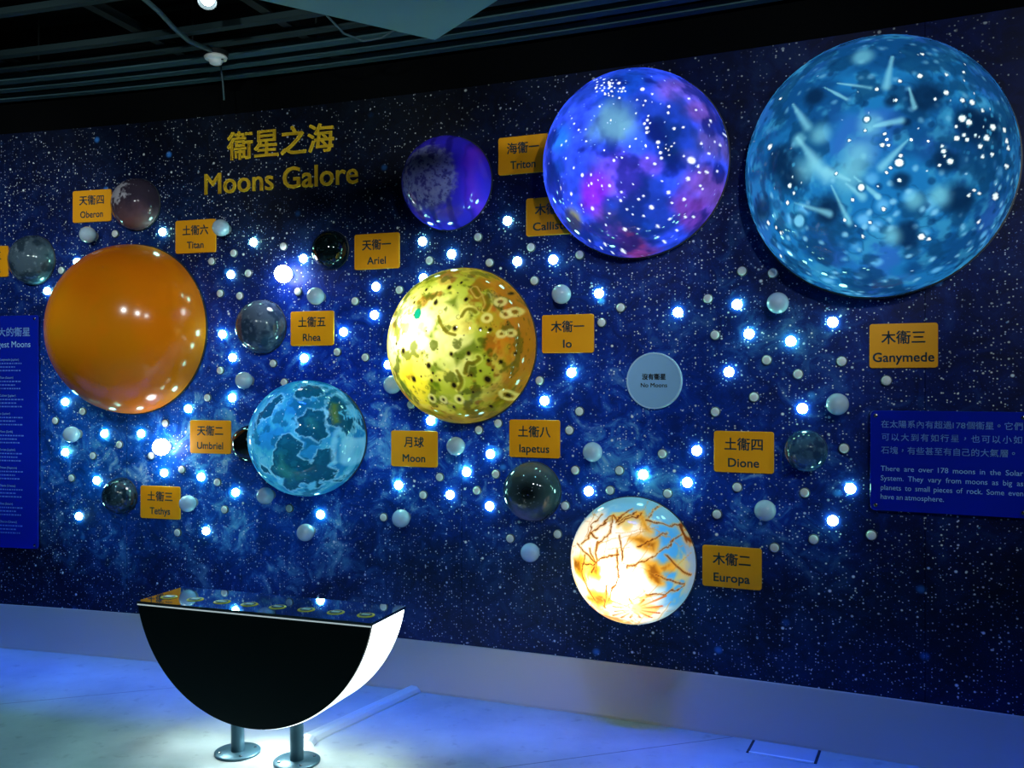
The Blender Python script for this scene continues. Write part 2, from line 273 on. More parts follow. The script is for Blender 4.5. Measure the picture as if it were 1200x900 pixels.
def box_bm(x0, x1, y0, y1, z0, z1, bevel=0.0, bm=None):
    b = bmesh.new()
    bmesh.ops.create_cube(b, size=1.0)
    for v in b.verts:
        v.co = Vector(((x0 + x1) / 2 + v.co.x * (x1 - x0), (y0 + y1) / 2 + v.co.y * (y1 - y0), (z0 + z1) / 2 + v.co.z * (z1 - z0)))
    if bevel:
        bmesh.ops.bevel(b, geom=list(b.edges), offset=bevel, segments=2, affect='EDGES')
    return b

def rounded_plate(w, h, t, r, seg=6):
    """rounded rectangle w x h centred at the origin, thickness 0..t along z, softened front edge"""
    bm = bmesh.new()
    loops = []
    e = min(0.0015, t / 4)
    for ins, z in ((0, 0), (0, t - e), (e, t)):
        lp = []
        for cx, cy, a0 in ((w / 2 - r, h / 2 - r, 0), (-w / 2 + r, h / 2 - r, 90), (-w / 2 + r, -h / 2 + r, 180), (w / 2 - r, -h / 2 + r, 270)):
            for k in range(seg + 1):
                a = math.radians(a0 + 90 * k / seg)
                lp.append(bm.verts.new((cx + (r - ins) * math.cos(a), cy + (r - ins) * math.sin(a), z)))
        loops.append(lp)
    n = len(loops[0])
    for A, B in zip(loops, loops[1:]):
        for k in range(n):
            bm.faces.new((A[k], A[(k + 1) % n], B[(k + 1) % n], B[k]))
    bm.faces.new(loops[0][::-1])
    bm.faces.new(loops[-1])
    return bm

def text_mesh(body, em, bold=0.0, extrude=0.0, sx=1.0, name='lettering'):
    """built-in interface font turned into a mesh, lower-left of its line at the origin"""
    c = bpy.data.curves.new('text', 'FONT')
    c.body = body
    c.size = em
    c.extrude = extrude
    c.resolution_u = 3
    o = bpy.data.objects.new('text', c)
    COL.objects.link(o)
    dg = bpy.context.evaluated_depsgraph_get()
    me = bpy.data.meshes.new_from_object(o.evaluated_get(dg))
    bpy.data.objects.remove(o)
    bpy.data.curves.remove(c)
    me.name = name
    if sx != 1.0:
        for v in me.vertices:
            v.co.x *= sx
    if bold:
        bm = bmesh.new()
        for k in range(4):
            c2 = me.copy()
            c2.transform(Matrix.Translation((bold * em * (-1, 1, -1, 1)[k], bold * em * (-1, -1, 1, 1)[k], 0)))
            bm.from_mesh(c2)
            bpy.data.meshes.remove(c2)
        bm.to_mesh(me)
        bm.free()
    xs = [v.co.x for v in me.vertices] or [0]
    ys = [v.co.y for v in me.vertices] or [0]
    return me, min(xs), max(xs), min(ys), max(ys)

def text_block(name, items, material, parent, z=0.0):
    """items: (body, em, x anchor, baseline y, align, bold, sx, exact width or None); one flat mesh"""
    bm = bmesh.new()
    for body, em, x, y, align, bold, sx, width in items:
        me, x0, x1, y0, y1 = text_mesh(body, em, bold, 0.0, sx)
        k = 1.0
        if width:
            k = width / max(1e-6, x1 - x0)
        off = {'l': -x0 * k, 'c': -(x0 + x1) / 2 * k, 'r': -x1 * k}[align]
        me.transform(Matrix.Translation((x + off, y, z)) @ Matrix.Diagonal((k, 1, 1, 1)))
        bm.from_mesh(me)
        bpy.data.meshes.remove(me)
    o = bm_obj(name, bm, material, parent)
    return o

def tube(name, pts, r, material, parent=None, seg=10):
    bm = bmesh.new()
    pts = [Vector(p) for p in pts]
    rings = []
    for i, p in enumerate(pts):
        d = (pts[min(i + 1, len(pts) - 1)] - pts[max(i - 1, 0)]).normalized()
        a = d.orthogonal().normalized() if abs(d.z) > 0.95 else d.cross(Vector((0, 0, 1))).normalized()
        b = d.cross(a)
        rings.append([bm.verts.new(p + (a * math.cos(t) + b * math.sin(t)) * r) for t in [2 * math.pi * k / seg for k in range(seg)]])
    for A, B in zip(rings, rings[1:]):
        for k in range(seg):
            bm.faces.new((A[k], A[(k + 1) % seg], B[(k + 1) % seg], B[k]))
    bm.faces.new(rings[0])
    bm.faces.new(rings[-1])
    return bm_obj(name, bm, material, parent, smooth=True)

# numpy noise, used for the pictures printed on the domes and for the broad colour fields of the mural
def _hash(i, j, k, seed):
    n = (i.astype(np.int64) * 374761393 + j.astype(np.int64) * 668265263 + k.astype(np.int64) * 2147483647 + seed * 1274126177) & 0x7fffffff
    n = ((n ^ (n >> 13)) * 1274126177) & 0x7fffffff
    n = ((n ^ (n >> 15)) * 668265263) & 0x7fffffff
    return ((n ^ (n >> 16)) & 0xffffff) / float(0xffffff)

def vnoise(p, seed=0):
    f = np.floor(p).astype(np.int64)
    t = p - f
    t = t * t * (3 - 2 * t)
    r = 0
    for a in (0, 1):
        for b in (0, 1):
            for c in (0, 1):
                w = (t[:, 0] if a else 1 - t[:, 0]) * (t[:, 1] if b else 1 - t[:, 1]) * (t[:, 2] if c else 1 - t[:, 2])
                r = r + w * _hash(f[:, 0] + a, f[:, 1] + b, f[:, 2] + c, seed)
    return r

def fbm(p, seed=0, octv=4):
    r, amp, tot = 0, 1.0, 0
    for o in range(octv):
        r = r + amp * vnoise(p * 2 ** o + 17.3 * o, seed + o)
        tot += amp
        amp *= 0.5
    return r / tot

def cells(p, seed=0):
    """nearest cell distance and a random number of that cell"""
    f = np.floor(p).astype(np.int64)
    best = np.full(len(p), 9.0)
    rnd = np.zeros(len(p))
    for a in (-1, 0, 1):
        for b in (-1, 0, 1):
            for c in (-1, 0, 1):
                q = f + np.array([a, b, c])
                pt = q + np.stack([_hash(q[:, 0], q[:, 1], q[:, 2], seed + s) for s in (1, 2, 3)], 1)
                d = np.sqrt(((p - pt) ** 2).sum(1))
                m = d < best
                best[m] = d[m]
                rnd[m] = _hash(q[:, 0], q[:, 1], q[:, 2], seed + 9)[m]
    return best, rnd

def sstep(a, b, x):
    t = np.clip((x - a) / (b - a), 0, 1)
    return t * t * (3 - 2 * t)

def seg_dist(U, V, a, b):
    ax, ay = a
    bx, by = b
    dx, dy = bx - ax, by - ay
    t = np.clip(((U - ax) * dx + (V - ay) * dy) / (dx * dx + dy * dy + 1e-12), 0, 1)
    return np.hypot(U - ax - t * dx, V - ay - t * dy), t

def smooth(pts, n=6):
    if len(pts) < 3:
        return pts
    P = [pts[0]] + list(pts) + [pts[-1]]
    out = []
    for i in range(1, len(P) - 2):
        p0, p1, p2, p3 = [np.array(q) for q in P[i - 1:i + 3]]
        for t in np.linspace(0, 1, n, endpoint=False):
            out.append(tuple(0.5 * (2 * p1 + (p2 - p0) * t + (2 * p0 - 5 * p1 + 4 * p2 - p3) * t * t + (3 * p1 - p0 - 3 * p2 + p3) * t ** 3)))
    return out + [tuple(pts[-1])]

def line_dist(U, V, pts):
    d = np.full(len(U), 9.0)
    for a, b in zip(pts, pts[1:]):
        d = np.minimum(d, seg_dist(U, V, a, b)[0])
    return d

def poly_in(U, V, pts):
    """signed distance, positive inside"""
    inside = np.zeros(len(U), bool)
    n = len(pts)
    for i in range(n):
        (x0, y0), (x1, y1) = pts[i], pts[(i + 1) % n]
        c = ((y0 > V) != (y1 > V)) & (U < (x1 - x0) * (V - y0) / ((y1 - y0) or 1e-9) + x0)
        inside ^= c
    d = line_dist(U, V, list(pts) + [pts[0]])
    return np.where(inside, d, -d)

def mixc(c, col, m):
    return c * (1 - m[:, None]) + np.asarray(col, float) * m[:, None]

# ---------------------------------------------------------------- materials of the setting
def mural_material():
    m = bpy.data.materials.new('star_mural_print')
    m.use_nodes = True
    nt = m.node_tree
    N, L = nt.nodes.new, nt.links.new
    b = nt.nodes['Principled BSDF']
    b.inputs['Roughness'].default_value = 0.42
    b.inputs['Specular IOR Level'].default_value = 0.25
    tc = N('ShaderNodeTexCoord')
    sp = N('ShaderNodeSeparateXYZ')
    L(tc.outputs['Object'], sp.inputs[0])
    xz = N('ShaderNodeCombineXYZ')
    L(sp.outputs[0], xz.inputs[0])
    L(sp.outputs[2], xz.inputs[1])
    def math_(op, a, c=None, clamp=False):
        n = N('ShaderNodeMath')
        n.operation = op
        n.use_clamp = clamp
        for i, v in enumerate((a, c)):
            if v is None:
                continue
            if isinstance(v, (int, float)):
                n.inputs[i].default_value = v
            else:
                L(v, n.inputs[i])
        return n.outputs[0]
    def mrange(v, a, c, lo=0.0, hi=1.0):
        n = N('ShaderNodeMapRange')
        n.interpolation_type = 'SMOOTHSTEP'
        L(v, n.inputs[0])
        n.inputs[1].default_value, n.inputs[2].default_value = a, c
        n.inputs[3].default_value, n.inputs[4].default_value = lo, hi
        return n.outputs[0]
    def mixrgb(f, a, c, blend='MIX'):
        n = N('ShaderNodeMix')
        n.data_type = 'RGBA'
        n.blend_type = blend
        for i, v in ((0, f), (6, a), (7, c)):
            if isinstance(v, (int, float)):
                n.inputs[i].default_value = v
            elif isinstance(v, tuple):
                n.inputs[i].default_value = v
            else:
                L(v, n.inputs[i])
        return n.outputs[2]
    at1 = N('ShaderNodeAttribute')
    at1.attribute_name = 'tone'
    at2 = N('ShaderNodeAttribute')
    at2.attribute_name = 'cloud'
    at3 = N('ShaderNodeAttribute')
    at3.attribute_name = 'star_density'
    # cloud wisps
    n1 = N('ShaderNodeTexNoise')
    n1.inputs['Scale'].default_value = 2.6
    n1.inputs['Detail'].default_value = 9
    n1.inputs['Roughness'].default_value = 0.62
    n1.inputs['Distortion'].default_value = 0.6
    L(xz.outputs[0], n1.inputs['Vector'])
    n2 = N('ShaderNodeTexNoise')
    n2.inputs['Scale'].default_value = 9.0
    n2.inputs['Detail'].default_value = 7
    n2.inputs['Roughness'].default_value = 0.68
    n2.inputs['Distortion'].default_value = 1.2
    L(xz.outputs[0], n2.inputs['Vector'])
    mott = math_('ADD', math_('MULTIPLY', n1.outputs['Fac'], 0.5), math_('MULTIPLY', n2.outputs['Fac'], 0.5))
    w1 = mrange(mott, 0.50, 0.63)
    body = mixrgb(mrange(mott, 0.38, 0.60, 0.36, 1.0), (0, 0, 0, 1), at1.outputs['Color'])
    wisp = math_('MULTIPLY', w1, at2.outputs['Fac'], True)
    colr = mixrgb(math_('MULTIPLY', wisp, 0.85), body, srgb(105, 200, 245))
    colr = mixrgb(math_('MULTIPLY', math_('MULTIPLY', mrange(n2.outputs['Fac'], 0.55, 0.74), wisp), 0.7), colr, srgb(190, 215, 225))
    # stars, three sizes
    def stars(scale, r_in, power, tint, base, seed):
        mp = N('ShaderNodeVectorMath')
        mp.operation = 'ADD'
        L(xz.outputs[0], mp.inputs[0])
        mp.inputs[1].default_value = (seed * 3.17, seed * 1.91, 0)
        vo = N('ShaderNodeTexVoronoi')
        vo.voronoi_dimensions = '2D'
        vo.inputs['Scale'].default_value = scale
        L(mp.outputs[0], vo.inputs['Vector'])
        sx = N('ShaderNodeSeparateColor')
        L(vo.outputs['Color'], sx.inputs[0])
        rnd = math_('POWER', sx.outputs[0], power)
        rad = math_('ADD', math_('MULTIPLY', rnd, r_in), r_in * 0.28)
        q = math_('DIVIDE', vo.outputs['Distance'], rad)
        core = mrange(q, 0.35, 1.0, 1.0, 0.0)
        amp = math_('SUBTRACT', math_('ADD', math_('MULTIPLY', rnd, 1.15), base), math_('SUBTRACT', 1.0, at3.outputs['Fac']), True)
        tintc = mixrgb(mrange(math_('ADD', rnd, math_('MULTIPLY', sx.outputs[1], 0.35)), 0.25, 1.1), tint, (0.85, 0.95, 1.0, 1))
        return math_('MULTIPLY', core, amp), tintc, q
    for scale, r_in, power, tint, base, seed in ((78.0, 0.26, 4.2, srgb(20, 90, 255), 0.12, 1), (36.0, 0.17, 3.6, srgb(40, 130, 255), 0.12, 2), (11.0, 0.085, 3.5, srgb(90, 180, 255), 0.05, 3)):
        f, t, q = stars(scale, r_in, power, tint, base, seed)
        colr = mixrgb(math_('MULTIPLY', f, mrange(n1.outputs['Fac'], 0.35, 0.6, 0.55, 1.0) if seed < 3 else 1.0), colr, t)
        if seed == 3:
            halo = math_('MULTIPLY', mrange(q, 0.5, 3.2, 0.5, 0.0), f)
    # scattered pale blue haloes round the largest stars
    mp = N('ShaderNodeTexVoronoi')
    mp.voronoi_dimensions = '2D'
    mp.inputs['Scale'].default_value = 2.1
    L(xz.outputs[0], mp.inputs['Vector'])
    sx = N('ShaderNodeSeparateColor')
    L(mp.outputs['Color'], sx.inputs[0])
    big = mrange(mp.outputs['Distance'], 0.008, 0.05, 1.0, 0.0)
    big = math_('MULTIPLY', big, mrange(sx.outputs[0], 0.35, 0.9))
    colr = mixrgb(math_('MULTIPLY', big, 0.75), colr, srgb(60, 140, 240))
    L(colr, b.inputs['Base Color'])
    return m

def floor_material():
    m = bpy.data.materials.new('pale_epoxy_floor')
    m.use_nodes = True
    nt = m.node_tree
    N, L = nt.nodes.new, nt.links.new
    b = nt.nodes['Principled BSDF']
    tc = N('ShaderNodeTexCoord')
    n1 = N('ShaderNodeTexNoise')
    n1.inputs['Scale'].default_value = 2.2
    n1.inputs['Detail'].default_value = 8
    n1.inputs['Roughness'].default_value = 0.6
    L(tc.outputs['Object'], n1.inputs['Vector'])
    cr = N('ShaderNodeValToRGB')
    cr.color_ramp.elements[0].position, cr.color_ramp.elements[1].position = 0.3, 0.72
    cr.color_ramp.elements[0].color = (0.27, 0.32, 0.34, 1)
    cr.color_ramp.elements[1].color = (0.48, 0.53, 0.54, 1)
    L(n1.outputs['Fac'], cr.inputs[0])
    # scuffs
    n2 = N('ShaderNodeTexNoise')
    n2.inputs['Scale'].default_value = 14
    n2.inputs['Detail'].default_value = 6
    L(tc.outputs['Object'], n2.inputs['Vector'])
    mr = N('ShaderNodeMapRange')
    L(n2.outputs['Fac'], mr.inputs[0])
    mr.inputs[1].default_value, mr.inputs[2].default_value = 0.28, 0.40
    mr.inputs[3].default_value, mr.inputs[4].default_value = 0.75, 1.0
    # saw-cut joints: dark lines 1.52 m apart
    mp = N('ShaderNodeMapping')
    mp.inputs['Rotation'].default_value = (0, 0, math.radians(-18.1))
    L(tc.outputs['Object'], mp.inputs['Vector'])
    sp = N('ShaderNodeSeparateXYZ')
    L(mp.outputs[0], sp.inputs[0])
    def joint(sock, pos):
        s = N('ShaderNodeMath'); s.operation = 'SUBTRACT'; L(sock, s.inputs[0]); s.inputs[1].default_value = pos
        a = N('ShaderNodeMath'); a.operation = 'ABSOLUTE'; L(s.outputs[0], a.inputs[0])
        g = N('ShaderNodeMath'); g.operation = 'GREATER_THAN'; L(a.outputs[0], g.inputs[0]); g.inputs[1].default_value = 0.004
        r = N('ShaderNodeMapRange'); L(g.outputs[0], r.inputs[0]); r.inputs[3].default_value = 0.45; r.inputs[4].default_value = 1.0
        return r.outputs[0]
    prod = mr.outputs[0]
    for pos in JOINTS:
        q = N('ShaderNodeMath'); q.operation = 'MULTIPLY'
        L(prod, q.inputs[0]); L(joint(sp.outputs[1], pos), q.inputs[1])
        prod = q.outputs[0]
    mx = N('ShaderNodeMix'); mx.data_type = 'RGBA'; mx.blend_type = 'MULTIPLY'; mx.inputs[0].default_value = 1.0
    L(cr.outputs[0], mx.inputs[6]); L(prod, mx.inputs[7])
    L(mx.outputs[2], b.inputs['Base Color'])
    rr = N('ShaderNodeMapRange')
    L(n1.outputs['Fac'], rr.inputs[0])
    rr.inputs[3].default_value, rr.inputs[4].default_value = 0.22, 0.42
    L(rr.outputs[0], b.inputs['Roughness'])
    b.inputs['Specular IOR Level'].default_value = 0.5
    return m

def brushed_metal():
    m = mat('brushed_steel', (0.84, 0.70, 0.62, 1), 0.42, 0.35)
    nt = m.node_tree
    b = nt.nodes['Principled BSDF']
    b.inputs['Anisotropic'].default_value = 0.6
    tc = nt.nodes.new('ShaderNodeTexCoord')
    mp = nt.nodes.new('ShaderNodeMapping')
    mp.inputs['Scale'].default_value = (3, 3, 260)
    n = nt.nodes.new('ShaderNodeTexNoise')
    n.inputs['Scale'].default_value = 1.0
    n.inputs['Detail'].default_value = 3
    r = nt.nodes.new('ShaderNodeMapRange')
    r.inputs[3].default_value, r.inputs[4].default_value = 0.3, 0.55
    nt.links.new(tc.outputs['Object'], mp.inputs['Vector'])
    nt.links.new(mp.outputs[0], n.inputs['Vector'])
    nt.links.new(n.outputs['Fac'], r.inputs[0])
    nt.links.new(r.outputs[0], b.inputs['Roughness'])
    return m

JOINTS = (5.255, 3.735, 2.215)
M_MURAL = mural_material()
M_FLOOR = floor_material()
M_STEEL = brushed_metal()
M_BLACK = mat('matt_black_paint', (0.0015, 0.002, 0.0025, 1), 0.9, spec=0.04)
M_CEIL = mat('black_ceiling', (0.003, 0.004, 0.004, 1), 0.9, spec=0.1)
M_LED = mat('white_light_dot', (0.8, 0.8, 0.8, 1), 0.4, emit=(0.35, 1.0, 0.76, 1), strength=LED_POWER)
M_LAMP = mat('white_ball_lamp', (0.8, 0.8, 0.8, 1), 0.3, emit=(0.85, 0.93, 1.0, 1), strength=LAMP_POWER)
M_DOT = mat('grey_plastic_dot', srgb(228, 240, 245), 0.35, noise=0.25, nscale=160)
M_DOT_RIM = mat('dark_dot_rim', srgb(60, 75, 85), 0.4)
M_BUB = mat('milky_acrylic', srgb(186, 214, 236), 0.12, coat=0.6, noise=0.25, nscale=30)
M_BUB.node_tree.nodes['Principled BSDF'].inputs['Subsurface Weight'].default_value = 0.8
M_BUB.node_tree.nodes['Principled BSDF'].inputs['Subsurface Radius'].default_value = (0.04, 0.04, 0.04)
M_BUB.node_tree.nodes['Principled BSDF'].inputs['Subsurface Scale'].default_value = 1.0
M_MOUNT = mat('grey_mount', srgb(120, 130, 140), 0.5)
M_SIGN = mat('yellow_sign_paint', srgb(255, 172, 2), 0.45, noise=0.12, nscale=12)
M_TEAL = mat('dark_teal_print', srgb(0, 70, 92), 0.5)
M_TITLE = mat('gold_letters', srgb(252, 214, 50), 0.4)
M_BLUE = mat('blue_acrylic', srgb(8, 34, 178), 0.2, coat=0.3)
M_PALE = mat('pale_blue_print', srgb(150, 205, 255), 0.5)
M_PALE2 = mat('faint_blue_print', srgb(80, 125, 235), 0.5)
M_SCREW = mat('steel_screw', (0.35, 0.36, 0.38, 1), 0.25, 1.0)
M_DISC = mat('grey_blue_disc', srgb(138, 192, 240), 0.5, noise=0.1, nscale=8)
M_DISC_RIM = mat('pale_disc_rim', srgb(175, 215, 250), 0.4)
M_INK = mat('black_print', srgb(10, 20, 30), 0.5)
M_PANEL = mat('black_satin_panel', (0.004, 0.011, 0.012, 1), 0.45, spec=0.3)
M_TOPGLASS = mat('dark_mirror_top', (0.42, 0.48, 0.62, 1), 0.03, 0.95)
M_BAND = mat('glowing_white_acrylic', (0.85, 0.85, 0.85, 1), 0.4, emit=(0.86, 1.0, 0.97, 1), strength=BAND_POWER)
M_PIPE = mat('blue_grey_pipe', srgb(62, 96, 112), 0.35, 0.6)
M_DUCT = mat('satin_aluminium', srgb(205, 215, 218), 0.3, 0.25)
M_SLAT = mat('grey_metal_slat', srgb(54, 84, 92), 0.7, spec=0.2)
M_SLAT_SHADE = mat('shaded_metal_slat', srgb(28, 46, 50), 0.7, spec=0.2)  # same slat metal, weaker light painted in for the outer slats
M_BEAM = mat('dark_rail', srgb(16, 22, 24), 0.7, spec=0.2)
M_WHITE = mat('white_plastic', srgb(225, 230, 228), 0.4)
M_CLOUD = mat('pale_board', srgb(104, 152, 160), 0.7, noise=0.15, nscale=5)
M_CABLE = mat('grey_cable', srgb(50, 76, 84), 0.6)

# ---------------------------------------------------------------- the setting
def wall_grid(xs, zs, out, material, name):
    v, f = [], []
    for x in xs:
        u, n = wall_frame(x)
        p = Vector((x, wall_y(x), 0)) + n * out
        for z in zs:
            v.append((p.x, p.y, z))
    nz = len(zs)
    for i in range(len(xs) - 1):
        for j in range(nz - 1):
            f.append((i * nz + j, (i + 1) * nz + j, (i + 1) * nz + j + 1, i * nz + j + 1))
    return v, f

# mural panels two metres wide, a hairline gap at each joint, black wall above
XL, XR = -5.8, 3.1
joints = [XL, -4.259, -2.259, -0.259, 1.741, XR]
verts, faces, fmat = [], [], []
zs = list(np.linspace(KICK_TOP, WALL_TOP, 90)) + [WALL_TOP + 0.002, CEIL]
for a, b in zip(joints, joints[1:]):
    xs = np.linspace(a + 0.001, b - 0.001, max(4, int((b - a) / 0.03)))
    v, f = wall_grid(xs, zs, 0.0, None, '')
    base = len(verts)
    verts += v
    nz = len(zs)
    for i, q in enumerate(f):
        faces.append(tuple(base + k for k in q))
        fmat.append(1 if i % (nz - 1) >= 89 else 0)
# a lip turned back under the mural and a plain backing wall behind the joints
xs = np.linspace(XL, XR, 120)
for x0, x1 in zip(xs, xs[1:]):
    b0 = len(verts)
    for x, out, z in ((x0, 0.0, KICK_TOP), (x1, 0.0, KICK_TOP), (x1, -0.004, KICK_TOP), (x0, -0.004, KICK_TOP), (x0, -0.004, CEIL), (x1, -0.004, CEIL)):
        u, n = wall_frame(x)
        verts.append((x + n.x * out, wall_y(x) + n.y * out, z))
    faces += [(b0, b0 + 1, b0 + 2, b0 + 3), (b0 + 3, b0 + 2, b0 + 5, b0 + 4)]
    fmat += [1, 1]
wall = mesh_obj('wall_back', verts, faces, [M_MURAL, M_BLACK])
wall.data.polygons.foreach_set('material_index', fmat)
struct(wall)
co = np.array(verts)
P = np.stack([co[:, 0], co[:, 2], np.zeros(len(co))], 1)
wob = np.stack([fbm(P * 1.6, 3, 3) - 0.5, fbm(P * 1.6, 8, 3) - 0.5], 1) * 0.5
X, Z = co[:, 0] + wob[:, 0], co[:, 2] + wob[:, 1]
tone = np.tile(lin([4, 20, 62]), (len(co), 1))
cloud = np.zeros(len(co))
for (x, z, rx, rz, c, amp, cl) in MURAL_FIELDS:
    g = np.exp(-(((X - x) / rx) ** 2 + ((Z - z) / rz) ** 2)) * amp
    tone = mixc(tone, lin(c), np.clip(g, 0, 1))
    cloud = cloud * (1 - np.clip(g, 0, 1) * (0.6 if cl <= 0 else 0)) + g * cl
dens = np.clip(1.0 - 0.72 * sstep(2.35, 2.95, co[:, 2] + 0.10 * co[:, 0] + wob[:, 1]), 0, 1)
for nm, dat in (('star_density', np.stack([dens] * 3 + [np.ones(len(co))], 1)), ('tone', np.concatenate([tone, np.ones((len(co), 1))], 1)), ('cloud', np.stack([np.clip(cloud, 0, 1)] * 3 + [np.ones(len(co))], 1))):
    a = wall.data.color_attributes.new(nm, 'FLOAT_COLOR', 'POINT')
    a.data.foreach_set('color', dat.astype(np.float32).ravel())

# metal skirting, leaning slightly forward at the floor, under the mural's edge
v, f = [], []
xs = np.linspace(XL, XR, 120)
for x in xs:
    u, n = wall_frame(x)
    for out, z in ((-0.003, KICK_TOP - 0.0005), (0.004, KICK_TOP - 0.0005), (0.006, KICK_TOP - 0.004), (0.042, 0.012), (0.042, 0.0)):
        v.append((x + n.x * out, wall_y(x) + n.y * out, z))
for i in range(len(xs) - 1):
    for j in range(4):
        f.append((i * 5 + j, (i + 1) * 5 + j, (i + 1) * 5 + j + 1, i * 5 + j + 1))
struct(mesh_obj('baseboard_back', v, f, M_STEEL))
v = [(-6, -2, 0), (6, -2, 0), (6, 7, 0), (-6, 7, 0)]
fl = mesh_obj('floor', [(-6, -2, 0), (6, -2, 0), (6, 7, 0), (-6, 7, 0)], [(0, 1, 2, 3)], M_FLOOR)
struct(fl)
struct(mesh_obj('ceiling', [(-6, -2, CEIL), (6, -2, CEIL), (6, 7, CEIL), (-6, 7, CEIL)], [(0, 3, 2, 1)], M_CEIL))

# ---------------------------------------------------------------- moon domes
def moon_material(name, translucent, rough=0.08, gloss=1.0, glass=0.0):
    m = bpy.data.materials.new(name)
    m.use_nodes = True
    nt = m.node_tree
    N, L = nt.nodes.new, nt.links.new
    out = nt.nodes['Material Output']
    b = nt.nodes['Principled BSDF']
    at = N('ShaderNodeAttribute')
    at.attribute_name = 'print'
    L(at.outputs['Color'], b.inputs['Base Color'])
    b.inputs['Roughness'].default_value = max(0.3, rough)
    b.inputs['Specular IOR Level'].default_value = 0.0 if gloss else 0.5
    b.inputs['Coat Weight'].default_value = gloss
    b.inputs['Coat Roughness'].default_value = rough
    if translucent:
        t = N('ShaderNodeBsdfTranslucent')
        L(at.outputs['Color'], t.inputs['Color'])
        mx = N('ShaderNodeMixShader')
        mx.inputs[0].default_value = translucent
        L(b.outputs[0], mx.inputs[1])
        L(t.outputs[0], mx.inputs[2])
        L(mx.outputs[0], out.inputs[0])
    return m

def dome_mesh(R, depth, lift, rings, seg):
    lo = -math.asin(min(lift / depth, 1.0)) if lift else 0.0
    al = np.linspace(math.pi / 2, lo, rings + 1)[1:]
    th = np.linspace(0, 2 * math.pi, seg, endpoint=False)
    ca, sa = np.cos(al)[:, None], np.sin(al)[:, None]
    S = np.stack([ca * np.cos(th)[None], ca * np.sin(th)[None], np.broadcast_to(sa, (rings, seg))], -1).reshape(-1, 3)
    S = np.concatenate([[[0, 0, 1.0]], S])
    co = S * np.array([R, R, depth * R]) + np.array([0, 0, lift * R])
    k = np.arange(seg)
    k2 = (k + 1) % seg
    f = [(0, 1 + a, 1 + b) for a, b in zip(k, k2)]
    for i in range(rings - 1):
        A, B = 1 + i * seg, 1 + (i + 1) * seg
        f += [(A + a, B + a, B + b, A + b) for a, b in zip(k.tolist(), k2.tolist())]
    return S, co, f

def paint_io(S):
    U, V = S[:, 0], S[:, 1]
    n1, n2 = fbm(S * 3.2, 21), fbm(S * 7, 5)
    c = np.tile([150., 164., 40.], (len(S), 1))
    c = mixc(c, [246, 240, 170], sstep(0.95, 0.1, np.hypot(U + 0.35, (V - 0.12) * 1.2) + (n1 - 0.5) * 0.9))  # hot core of the inner lamp, painted pale into the print
    c = mixc(c, [225, 205, 30], sstep(0.45, 0.1, np.hypot(U + 0.38, V + 0.5) + (n1 - .5) * .4) * 0.85)
    c = mixc(c, [70, 92, 12], sstep(0.5, 0.62, n1) * 0.9)
    c = mixc(c, [120, 70, 14], sstep(0.54, 0.66, fbm(S * 4.6, 29)) * sstep(0.1, 0.7, np.hypot(U, V)) * 0.75)
    c = mixc(c, [214, 204, 84], sstep(0.56, 0.66, fbm(S * 5.5, 27)) * 0.6)
    c = mixc(c, [196, 104, 22], sstep(0.42, 0.85, U * 0.95 + 0.25 * V + (n1 - 0.5) * 0.9) * 0.9)
    c = mixc(c, [40, 120, 70], sstep(0.8, 1.0, -0.55 * U + 0.8 * V + (n2 - 0.5) * 0.5) * 0.85)
    c = mixc(c, [150, 95, 40], sstep(0.72, 0.95, -V + (n2 - 0.5) * 0.5) * 0.6)
    c = mixc(c, [60, 70, 12], sstep(0.55, 0.66, n2) * 0.7)
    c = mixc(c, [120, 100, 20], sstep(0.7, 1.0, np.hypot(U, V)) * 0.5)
    for p in IO_PATCH:
        c = mixc(c, [84, 100, 22], sstep(-0.02, 0.05, poly_in(U + (n2 - 0.5) * 0.08, V, p)) * 0.85)
    for p in IO_WORM:
        c = mixc(c, [92, 84, 14], sstep(0.026, 0.010, line_dist(U, V, smooth(p))) * 0.8)
        c = mixc(c, [226, 216, 120], sstep(0.014, 0.0, np.abs(line_dist(U, V, smooth(p)) - 0.036)) * 0.35)
    for u, v, r in IO_RING:
        d = np.abs(np.hypot(U - u, V - v) - r * 0.85)
        c = mixc(c, [225, 220, 130], sstep(0.03, 0.008, d) * 0.7)
        c = mixc(c, [110, 80, 20], sstep(r * 0.55, r * 0.3, np.hypot(U - u, V - v)) * 0.8)
    for u, v, r in IO_SPOT:
        q = np.hypot((U - u) * 1.15, V - v) + (n2 - 0.5) * 0.02
        c = mixc(c, [90, 80, 15], sstep(r * 1.7, r * 0.9, q) * 0.6)
        c = mixc(c, [22, 18, 10], sstep(r * 1.05, r * 0.6, q) * 0.95)
    for u, v, r in IO_TEAL:
        q = np.hypot(U - u, (V - v) * 0.85)
        c = mixc(c, [10, 110, 80], sstep(r * 1.1, r * 0.8, q))
    d, rn = cells(S * 13, 4)
    c = mixc(c, [30, 25, 10], sstep(0.18, 0.08, d) * (rn > 0.6) * 0.85)
    d, rn = cells(S * 8, 14)
    c = mixc(c, [70, 66, 14], sstep(0.05, 0.0, np.abs(d - 0.22)) * (rn > 0.66) * 0.6)
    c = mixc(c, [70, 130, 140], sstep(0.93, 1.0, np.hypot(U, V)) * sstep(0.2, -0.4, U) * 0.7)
    return c

